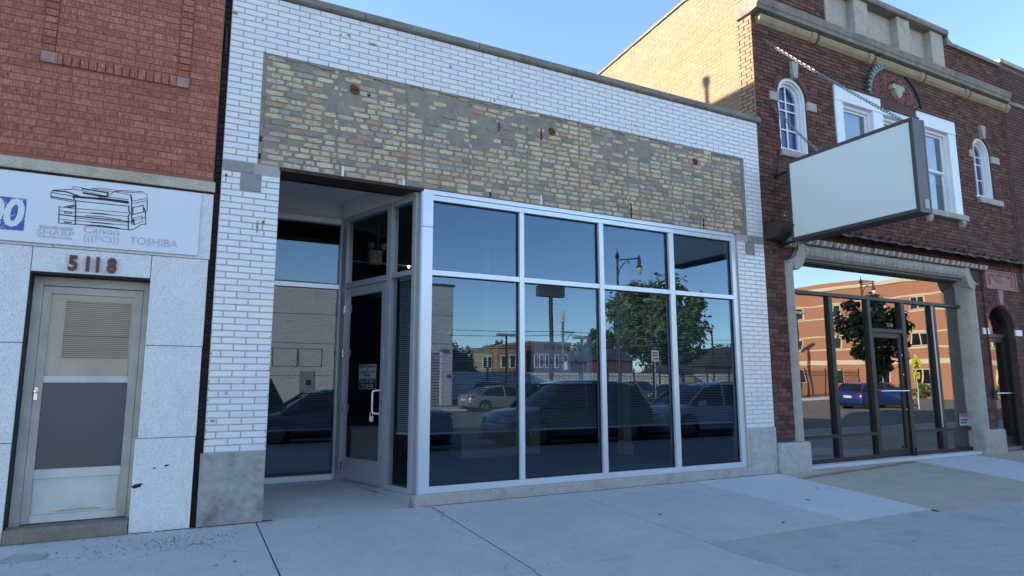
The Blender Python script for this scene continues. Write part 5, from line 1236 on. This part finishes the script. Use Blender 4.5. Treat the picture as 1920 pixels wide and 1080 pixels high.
black, navy, white_, silver, blue_, grey_, red_ = carpaint('black_paint',(.012,.013,.016)), carpaint('dark_blue_paint',(.10,.135,.18),.5), carpaint('white_paint',(.78,.79,.80),.0), carpaint('silver_paint',(.36,.36,.355),.6), carpaint('bright_blue_paint',(.012,.035,.17)), carpaint('grey_paint',(.10,.105,.11)), carpaint('dark_red_paint',(.12,.012,.014))
YP = -7.85
put(make_car('dark blue sedan parked at the kerb facing the photographer, mirrored by the entrance', navy, 4.45, 1.8, 1.44, False), 3.98, YP)
cC = put(make_car('dark SUV parked at the kerb in the middle, mirrored in the second window', navy, 4.75, 1.86, 1.70, True), 9.92, YP)
put(make_car('white crossover parked at the kerb nearest the box sign, mirrored in the fourth window', white_, 4.7, 1.86, 1.63, True), 14.9, YP)
put(make_car('black SUV in the traffic lane behind the photographer', black, 4.9, 1.95, 1.84, True, name='suv'), 1.0, -10.9)
put(make_car('silver sedan at the far kerb in sunlight', silver, 4.75, 1.83, 1.46, False, name='sedan'), 17.4, -26.6, 0)
put(make_car('bright blue crossover in the street mirrored in the dark shopfront', blue_, 4.5, 1.86, 1.58, True, name='crossover'), 37.4, -16.6, 8)
lotm = [black, grey_, navy, black, grey_, red_, black, silver, grey_]
lotn = ['black SUV parked nearest the grey warehouse in the fenced lot', 'grey SUV second from the warehouse in the fenced lot', 'dark blue sedan third from the warehouse in the fenced lot', 'black sedan in the fenced lot behind the tall sign pole', 'grey SUV in the fenced lot under the big tree', 'dark red sedan in the fenced lot', 'black SUV in the fenced lot beyond the red sedan', 'silver SUV in the fenced lot near the garage', 'grey sedan last in the row of the fenced lot']
for i, (m_, nm) in enumerate(zip(lotm, lotn)):
    put(make_car(nm, m_, 4.6, 1.84, (1.72, 1.46)['sedan' in nm], 'sedan' not in nm, 'cars parked in the fenced lot'), 22.2+i*3.6+random.uniform(-.3,.3), -37.5+random.uniform(-.5,.5), 90+random.uniform(-3,3))
# far kerb, sidewalk, lot, painted lines
FZ = STREET_Z
g = MB(); g.box(-60,120,-31.2,-28.2,FZ-.1,FZ+.12); tag(g.build('far_sidewalk', M['walk']), 'concrete sidewalk on the far side of the street', None, kind='structure')
g = MB(); g.quad((18.9,-52,FZ+.006),(60,-52,FZ+.006),(60,-31.2,FZ+.006),(18.9,-31.2,FZ+.006)); tag(g.build('parking_lot', M['asphalt']), 'asphalt parking lot behind the iron fence', None, kind='structure')
M['roadline'] = paint('yellow_road_paint', (.45,.30,.05), .7); 
for k_, yy in enumerate((-17.35,-17.6)):
    g = MB(); g.quad((-60,yy-.05,FZ+.005),(120,yy-.05,FZ+.005),(120,yy+.05,FZ+.005),(-60,yy+.05,FZ+.005)); tag(g.build('centre_line', M['roadline']), 'yellow painted centre line, '+('near stripe' if k_ == 0 else 'far stripe'), None, kind='structure')
# grey metal warehouse
M['metal_wall'] = paint('grey_ribbed_metal', (.46,.47,.49), .55, .1, .06, 1.5); M['metal_dk'] = paint('dark_seam', (.06,.06,.06), .7)
WH = thing('warehouse', 'grey metal-clad warehouse with a roll-up door across the street', 'building', (3,-38,FZ))
WY = -37.0
MB().box(-30,18.7,-60,WY-.05,FZ,8.4).build('wall', M['metal_dk'], WH)
for z0, z1 in ((FZ,1.9),(1.93,4.2),(4.24,6.3),(6.34,8.5)):
    for x0, x1 in ((-30,-12),(-11.97,1.0),(1.03,13.2)): MB().box(x0, x1, WY-.06, WY, z0, z1).build('wall_panel', M['metal_wall'], WH)
for z0, z1 in ((4.24,6.3),(6.34,8.5)): MB().box(13.23,18.7,WY-.06,WY,z0,z1).build('wall_panel', M['metal_wall'], WH)
MB().box(13.23,18.7,WY-.06,WY,3.55,4.2).build('wall_panel', M['metal_wall'], WH); MB().box(17.95,18.7,WY-.06,WY,FZ,3.52).build('wall_panel', M['metal_wall'], WH)
MB().box(-30.1,18.8,WY-.12,WY+.08,8.5,8.66).build('roof_trim', M['metal_dk'], WH)
RD = MB().box(13.3,17.7,WY-.10,WY-.05,FZ,3.5).build('rollup_door', M['alu_d'], WH)
for i in range(18): MB().box(13.32,17.68,WY-.05,WY-.03,FZ+.02+i*.205,FZ+.02+i*.205+.16).build('door_slat', M['alu_d'], RD)
MB().box(17.72,17.92,WY-.06,WY+.03,FZ,3.55).build('door_jamb', M['offwhite'], WH)
for x0, x1, z0, z1 in ((6.6,8.3,2.55,3.85),(8.35,10.0,2.55,3.85)):
    for a, c, p, q in ((x0,x1,z0,z0+.04),(x0,x1,z1-.04,z1),(x0,x0+.04,z0,z1),(x1-.04,x1,z0,z1)): MB().box(a, c, WY, WY+.02, p, q).build('panel_bead', M['metal_dk'], WH)
MB().box(8.5,9.5,WY,WY+.05,FZ,2.25).build('service_door', paint('blue_grey_door', (.20,.21,.24), .5), WH); MB().box(8.95,9.3,WY+.05,WY+.06,1.25,1.6).build('door_window', M['cg'], WH)
MB().box(18.3,18.6,WY,WY+.03,1.75,2.0).build('red_sign', M['lamp_red'], WH)
MB().tube([(18.35,WY,4.95),(18.35,WY+.5,5.05),(18.2,WY+.7,4.95)], .06, 6).build('wall_lamp', M['offwhite'], WH); MB().box(17.6,18.0,WY,WY+.3,3.75,3.95).build('door_lamp', M['alu_d'], WH)
# iron fence
FN = thing('iron_fence', 'black iron picket fence along the parking lot', 'fence', (37,-31.6,FZ))
FY = -31.6
pk = MB()
x = 18.9
while x < 58: pk.box(x, x+.022, FY-.011, FY+.011, FZ+.08, 2.32); x += .125
pk.build('pickets', M['bronze'], FN, kind='stuff')
for z in (.05,1.85,2.1): MB().box(18.9,58,FY-.02,FY+.02,z,z+.05).build('rail', M['bronze'], FN)
for i in range(17): MB().box(18.9+i*2.44,18.98+i*2.44,FY-.04,FY+.04,FZ,2.45).build('post', M['bronze'], FN)
WF = thing('white_board_fence', 'tall white board fence at the back of the parking lot', 'fence', (42,-52,FZ))
for i in range(92): MB().box(20+i*.5,20.485+i*.5,-52.1,-52,FZ,2.5+.04*math.sin(i*1.7)).build('board', M['white'], WF)
MB().box(20,66,-52,-51.95,1.9,2.0).build('rail', M['white'], WF)
# houses behind the lot
def house(label, x0, x1, y1, h_, mat, roof, wins, flat=True, depth=9, name='house', rh=2.0, rmat=None):
    H_ = thing(name, label, 'house', ((x0+x1)/2, y1-depth/2, FZ))
    MB().box(x0, x1, y1-depth, y1, FZ, h_).build('wall', mat, H_)
    if flat: MB().box(x0-.1, x1+.1, y1-depth-.1, y1+.1, h_, h_+.25).build('cornice', roof, H_)
    else: MB().xz([(x0-.4,h_),(x1+.4,h_),((x0+x1)/2,h_+rh)], y1-depth-.4, y1+.4).build('roof', rmat or roof, H_)
    for wx, wz, ww, wh_ in wins:
        W_ = MB().box(wx-ww/2-.1, wx+ww/2+.1, y1, y1+.06, wz-.1, wz+wh_+.1).build('window', M['white'], H_); MB().box(wx-ww/2, wx+ww/2, y1+.06, y1+.08, wz, wz+wh_).build('window_glass', M['cg'], W_)
    return H_
M['cream'] = paint('cream_siding', (.55,.49,.36), .7, 0, .06, 2); M['yellowbrick'] = paint('yellow_brick', (.38,.24,.11), .85, 0, .2, 6, .3, 40); M['redbrick'] = paint('dark_red_brick', (.16,.065,.05), .85, 0, .2, 6, .3, 40); M['roofgrey'] = paint('grey_shingle', (.07,.07,.08), .9, 0, .25, 4)
house('cream two-storey house behind the lot', 31, 34.3, -62, 4.9, M['cream'], M['lime'], [(33.3,3.1,.4,1.3),(33.9,3.1,.4,1.3)])
house('yellow brick flat beside the cream house', 34.4, 38.3, -61, 5.4, M['yellowbrick'], M['lime_d'], [(35.2,3.2,.5,1.3),(36.4,3.2,.6,1.4),(37.3,3.2,.5,1.3)])
house('dark red brick building with tall white windows behind the lot', 39.3, 45.3, -62, 6.2, M['redbrick'], M['lime_d'], [(40.2,3.3,.35,1.5),(41.0,3.3,.35,1.5),(41.8,3.3,.35,1.5),(43.2,3.3,.4,1.5),(44.5,3.3,.4,1.5)])
house('small red brick house under the big tree', 48.5, 53.5, -60, 4.2, M['redbrick'], M['roofgrey'], [(50,1.4,.8,1.2)], False, rh=1.6)
house('dark-roofed bungalow beyond the white fence', 66, 77, -60, 3.6, M['roofgrey'], M['roofgrey'], [(70,1.2,1,1.2)], False, rh=2.8)
house('small cream gabled garage at the white fence', 51.5, 55, -50.5, 2.5, M['cream'], M['roofgrey'], [], False, 5, 'garage', 1.0)
# trees
bark = paint('bark', (.06,.045,.033), .95, 0, .3, 20, .8, 30)
LF1 = leafmat('green_leaves', [(.05,.085,.022),(.085,.13,.034),(.11,.16,.045),(.07,.11,.03)]); LF2 = leafmat('dark_leaves', [(.02,.04,.014),(.035,.06,.018),(.05,.085,.02)])
def tree(label, x, y, h_, rx, cz, rz, n_, ls, mat, tr=.3, name='tree', group=None, z0=FZ, clumps=70, low=None):
    T = thing(name, label, 'tree', (x, y, z0), group=group); rr = random.Random(hash(label) % 9999 if False else len(label)*37+int(x*10))
    tk = MB(); tk.tube([(x,y,z0),(x+.05*tr,y,z0+h_*.3),(x-.1*tr,y+.05,z0+h_*.55),(x,y,z0+h_*.8)], [tr,tr*.7,tr*.5,tr*.15], 9)
    for k in range(7):
        a = rr.uniform(0,6.28); zz = z0+h_*rr.uniform(.28,.6); e = (x+math.cos(a)*rx*.7, y+math.sin(a)*rx*.7, zz+rz*rr.uniform(.3,.8))
        tk.tube([(x,y,zz),((x+e[0])/2,(y+e[1])/2,zz+(e[2]-zz)*.6),e], [tr*.4,tr*.25,tr*.05], 6)
    tk.build('trunk', bark, T, smooth=60)
    cr_ = MB(); cs = []
    for k in range(clumps):
        while True:
            p = Vector((rr.uniform(-1,1), rr.uniform(-1,1), rr.uniform(-1,1)))
            if .35 < p.length < 1: break
        cs.append((x+p.x*rx*.86, y+p.y*rx*.86, cz+p.z*rz*.88, rx*rr.uniform(.16,.30)))
    for k in range(n_):
        c = rr.choice(cs); d = Vector((rr.gauss(0,1), rr.gauss(0,1), rr.gauss(0,.8))).normalized()*c[3]*rr.uniform(.5,1.15)
        p = Vector(c[:3])+d; nrm = (d.normalized()+Vector((rr.uniform(-.7,.7),rr.uniform(-.7,.7),rr.uniform(-.2,.9)))).normalized()
        a = nrm.orthogonal().normalized(); a.rotate(Matrix.Rotation(rr.uniform(0,6.28),3,nrm)); b_ = nrm.cross(a); s = ls*rr.uniform(.6,1.3)
        cr_.add([p-a*s, p-b_*s*.5, p+a*s, p+b_*s*.5], [(0,1,2,3)])
    cr_.build('crown', mat, T); return T
tree('large spreading green tree behind the parking lot', 64.6, -68, 17.5, 8.2, 10.0, 7.4, 13000, .42, LF1, .5, clumps=120)
tree('dark evergreen left of the large tree', 55.6, -70, 10, 2.2, 5.6, 4.6, 3000, .3, LF2, .25)
tree('round tree between the red brick buildings', 51.5, -68, 7.2, 3.0, 4.3, 2.7, 2500, .3, LF1, .25)
tree('green bush tree beside the warehouse corner', 26.2, -54.5, 5.6, 2.2, 2.9, 2.6, 2500, .25, LF1, .2)
tree('dark tree top over the yellow brick flat', 40.5, -73, 7.5, 2.2, 5.2, 1.8, 1500, .3, LF2, .25)
tree('dark low tree right of the large tree', 77, -66, 8, 3.5, 4.6, 3.2, 2600, .3, LF2, .3)
tree('young street tree at the near kerb in front of the dark brick building', 20.2, -5.3, 4.6, 1.2, 3.0, 1.5, 3200, .11, LF1, .06, z0=-.13, clumps=45)
for i, (x, y) in enumerate(((60.2,-27),(60.0,-29),(59.9,-31.5),(60.1,-34),(62.5,-24.0),(65,-24.0))):
    BH = tree(['low round shrub at the school corner','low round shrub second from the school corner','low round shrub third from the school corner','low round shrub fourth from the school corner','low round shrub on the street face near the school corner','low round shrub on the street face farther along'][i], x, y, 1.0, .9, .55, .7, 500, .14, LF1, .05, 'shrub', clumps=20); BH['category'] = 'shrub'
# brick school building with limestone bands
BRK = brickmat('orange_brick', [(.36,.16,.085),(.33,.145,.08),(.38,.175,.095)], .85, (.25,.11,.07), .3)
def brickwork_mat():
    m, nt, b = mk('orange_brick_wall'); v = pos(nt)
    bt = nd(nt, 'ShaderNodeTexBrick'); mp = nd(nt, 'ShaderNodeMapping'); 
    sp = nd(nt, 'ShaderNodeSeparateXYZ'); ln(nt, v, sp.inputs[0]); ad = nd(nt, 'ShaderNodeMath', operation='ADD'); ln(nt, sp.outputs[0], ad.inputs[0]); ln(nt, sp.outputs[1], ad.inputs[1])
    cb_ = nd(nt, 'ShaderNodeCombineXYZ'); ln(nt, ad.outputs[0], cb_.inputs[0]); ln(nt, sp.outputs[2], cb_.inputs[1]); ln(nt, cb_.outputs[0], bt.inputs['Vector'])
    bt.inputs['Color1'].default_value = rgb((.38,.17,.09)); bt.inputs['Color2'].default_value = rgb((.33,.145,.08)); bt.inputs['Mortar'].default_value = rgb((.30,.2,.15))
    bt.inputs['Scale'].default_value = 1; bt.inputs['Brick Width'].default_value = .22; bt.inputs['Row Height'].default_value = .075; bt.inputs['Mortar Size'].default_value = .008
    ln(nt, bt.outputs['Color'], b.inputs['Base Color']); b.inputs['Roughness'].default_value = .85; return m
BRK = brickwork_mat()
SCB = thing('school_building', 'three-storey orange brick building with cream stone bands across the street', 'building', (72,-36,FZ))
MB().box(61,90,-50,-25,FZ,10.6).build('wall', BRK, SCB)
for z0, z1, o in ((2.9,3.35,.05),(4.35,4.5,.04),(5.75,5.9,.04),(7.65,7.8,.04),(9.15,9.3,.04),(10.6,10.95,.12)): MB().box(61-o,90+o,-50-o,-25+o,z0,z1).build('stone_band', M['cream'], SCB)
MB().box(66,80,-48,-36,10.6,12.2).build('penthouse', BRK, SCB)
for yy in (-27.4,-31.2,-36,-40.5,-45):
    for z0, z1 in ((1.0,2.45),(4.55,5.7),(7.85,9.1)):
        W_ = MB().box(60.93,61.02,yy-.75,yy+.75,z0,z1).build('window', M['cream'], SCB)
        for s in (-1,1): MB().box(60.90,60.94,yy+s*.36-.30,yy+s*.36+.30,z0+.08,z1-.08).build('window_glass', M['cg'], W_)
for xx in (64,69,74,79):
    for z0, z1 in ((1.0,2.45),(4.55,5.7),(7.85,9.1)):
        W_ = MB().box(xx-.75,xx+.75,-25.02,-24.93,z0,z1).build('window', M['cream'], SCB)
        for s in (-1,1): MB().box(xx+s*.36-.3,xx+s*.36+.3,-24.94,-24.90,z0+.08,z1-.08).build('window_glass', M['cg'], W_)
# poles, lamps, signs
def ornamental(label, x, y, h_):
    O = thing('street_lamp', label, 'street lamp', (x, y, FZ), group='ornamental street lamps')
    MB().lathe([(.26,FZ),(.26,FZ+.3),(.17,FZ+.5),(.15,FZ+1.2),(.11,FZ+1.4),(.075,h_-1.6),(.075,h_-.75),(.13,h_-.72),(.16,h_-.62),(.10,h_-.55),(.13,h_-.45),(.05,h_-.38),(.005,h_)], (x,y,0), 12).build('post', M['bronze'], O, smooth=40)
    MB().tube([(x,y,h_-.85),(x+.9,y,h_-.72),(x+1.95,y,h_-.55)], .045, 8).build('arm', M['bronze'], O)
    MB().tube([(x,y,h_-2.1),(x+.2,y,h_-1.45),(x+.6,y,h_-1.0),(x+1.0,y,h_-.85),(x+1.1,y,h_-.95),(x+1.02,y,h_-1.02)], .035, 8).build('scroll_brace', M['bronze'], O)
    MB().lathe([(.02,h_-.30),(.07,h_-.5),(.12,h_-.7),(.12,h_-1.1),(.22,h_-1.15),(.20,h_-1.25)], (x+1.95,y,0), 12).build('lantern_hood', M['bronze'], O, smooth=40)
    MB().lathe([(.19,h_-1.25),(.17,h_-1.45),(.08,h_-1.68),(.01,h_-1.72)], (x+1.95,y,0), 12).build('globe', M['offwhite'], O, smooth=60)
ornamental('ornamental street lamp mirrored in the third window', 27.7, -28.8, 10.8); ornamental('ornamental street lamp mirrored in the dark shopfront', 55, -28.8, 10.8)
def lot_light(label, x, y, h_, heads):
    O = thing('lot_light', label, 'lamp post', (x, y, FZ), group='parking lot lights')
    MB().tube([(x,y,FZ),(x,y,h_)], .09, 8).build('pole', M['bronze'], O)
    for s in heads: MB().box(x+s*.5-.42,x+s*.5+.42,y-.25,y+.25,h_-.02,h_+.2).build('lamp_head', M['alu_d'], O, bevel=.04); MB().tube([(x,y,h_),(x+s*.3,y,h_+.05)], .04, 6).build('arm', M['bronze'], O)
lot_light('twin-head lot light near the warehouse corner', 27.3, -45, 5.6, (-1,1)); lot_light('twin-head lot light left of the large tree', 35.5, -45, 5.6, (-1,1)); lot_light('tall lot light in front of the large tree', 44.3, -45, 9.8, (-1,1)); lot_light('single-head lot light near the bungalow', 52.6, -45, 7.0, (-1,)); lot_light('tall twin-head lot light before the school building', 53.5, -34.5, 7.7, (-1,1)); lot_light('shorter lot light before the school building', 51.0, -36, 6.8, (-1,1))
O = thing('pole_sign', 'blank dark box sign on a tall pole in the parking lot', 'sign', (26.6,-35.8,FZ))
MB().tube([(26.6,-36.0,FZ),(26.6,-36.0,8.2)], .16, 10).build('pole', M['bronze'], O); MB().box(25.4,27.7,-36.3,-35.7,8.1,8.95).build('cabinet', M['roofgrey'], O, bevel=.03)
O = thing('utility_pole', 'wooden utility pole with a crossarm behind the lot', 'pole', (42.9,-60,FZ))
MB().tube([(42.9,-60,FZ),(42.9,-60,9.2)], .17, 8).build('pole', M['lime_d'], O); MB().box(42.7,43.1,-60.2,-59.8,8.8,10.1).build('antenna_box', M['offwhite'], O, bevel=.05); MB().box(42.9,44.5,-59.9,-59.75,7.45,7.6).build('crossarm', M['lime_d'], O); MB().tube([(43.0,-59.8,6.3),(44.1,-59.8,7.5)], .05, 6).build('brace', M['lime_d'], O); MB().lathe([(.3,2.9),(.3,3.9)], (43.2,-59.8,0), 12).build('transformer', M['offwhite'], O)
for k_, (z0, z1, nm) in enumerate(((7.6,7.2,'topmost'),(7.2,6.6,'middle'),(5.9,5.2,'lowest'))):
    pts = [(15+i*4.7, -59.6, z0-(z0-z1)*math.sin(math.pi*i/6)) for i in range(7)]+[(43.2+i*6, -59.6, z0-(z0-z1)*math.sin(math.pi*i/6)) for i in range(1,7)]
    tag(MB().tube(pts, .03, 4).build('overhead_wire', M['tar']), nm+' overhead wire strung from the utility pole', 'wire')
M['sign_yel'] = paint('fluorescent_yellow', (.62,.66,.02), .5, 0, .03)
O = thing('crossing_sign', 'bright yellow pedestrian crossing sign mirrored in the dark shopfront', 'road sign', (39.3,-15.2,FZ))
MB().tube([(39.3,-15.2,FZ),(39.3,-15.2,3.0)], .03, 6).build('post', M['alu_d'], O)
MB().xz([(39.3,1.95),(39.78,2.43),(39.3,2.91),(38.82,2.43)], -15.17, -15.15).build('diamond_plate', M['sign_yel'], O); MB().box(39.0,39.6,-15.17,-15.15,1.5,1.9).build('arrow_plate', M['sign_yel'], O)
wk = MB(); wk.tube([(39.25,-15.145,2.62),(39.25,-15.145,2.63)], .06, 8); wk.tube([(39.28,-15.145,2.55),(39.32,-15.145,2.35),(39.45,-15.145,2.15)], .035, 6); wk.tube([(39.32,-15.145,2.35),(39.18,-15.145,2.15)], .035, 6); wk.tube([(39.15,-15.145,2.42),(39.3,-15.145,2.5),(39.44,-15.145,2.38)], .025, 6); wk.build('walking_figure', M['ink'], O)
MB().tube([(39.12,-15.145,1.62),(39.45,-15.145,1.78)], .03, 6).build('arrow', M['ink'], O)
O = thing('parking_sign', 'small white parking sign on the iron fence', 'road sign', (33.0,-31.3,FZ)); MB().tube([(33.0,-31.4,FZ),(33.0,-31.4,3.9)], .03, 6).build('post', M['alu_d'], O); MB().box(32.65,33.35,-31.36,-31.33,3.0,3.85).build('plate', M['white'], O)
for z in (3.15,3.4,3.6): MB().box(32.75,33.25,-31.33,-31.325,z,z+.1).build('print_line', M['lamp_red'], O)
# city blocks west and east along the near side, so that shade falls across the street as in the photograph
for nm, x0, x1, h_, m_ in (('row_building',-22,-7.05,9.3,'mortar_n'),('row_building',-40,-22.1,8.6,'mortar_r'),('row_building',30.1,52,8.8,'mortar_n')):
    T = thing(nm, {-22:'brick row building next to the terrazzo shop',-40:'brick row building farther west along the street'}.get(x0,'brick row building farther east along the street'), 'building', ((x0+x1)/2,8,0))
    MB().box(x0,x1,0,16,-.1,h_).build('wall', M[m_], T); MB().box(x0-.05,x1+.02,-.1,.4,h_,h_+.15).build('coping', M['lime_d'], T)
    for i in range(int((x1-x0)/3)): MB().box(x0+1+i*3,x0+2.2+i*3,-.06,.02,5.4,7.2).build('window', M['cg'], T); MB().box(x0+.7+i*3,x0+3.1+i*3,-.06,.02,.5,3.2).build('shop_pane', M['cg'], T)
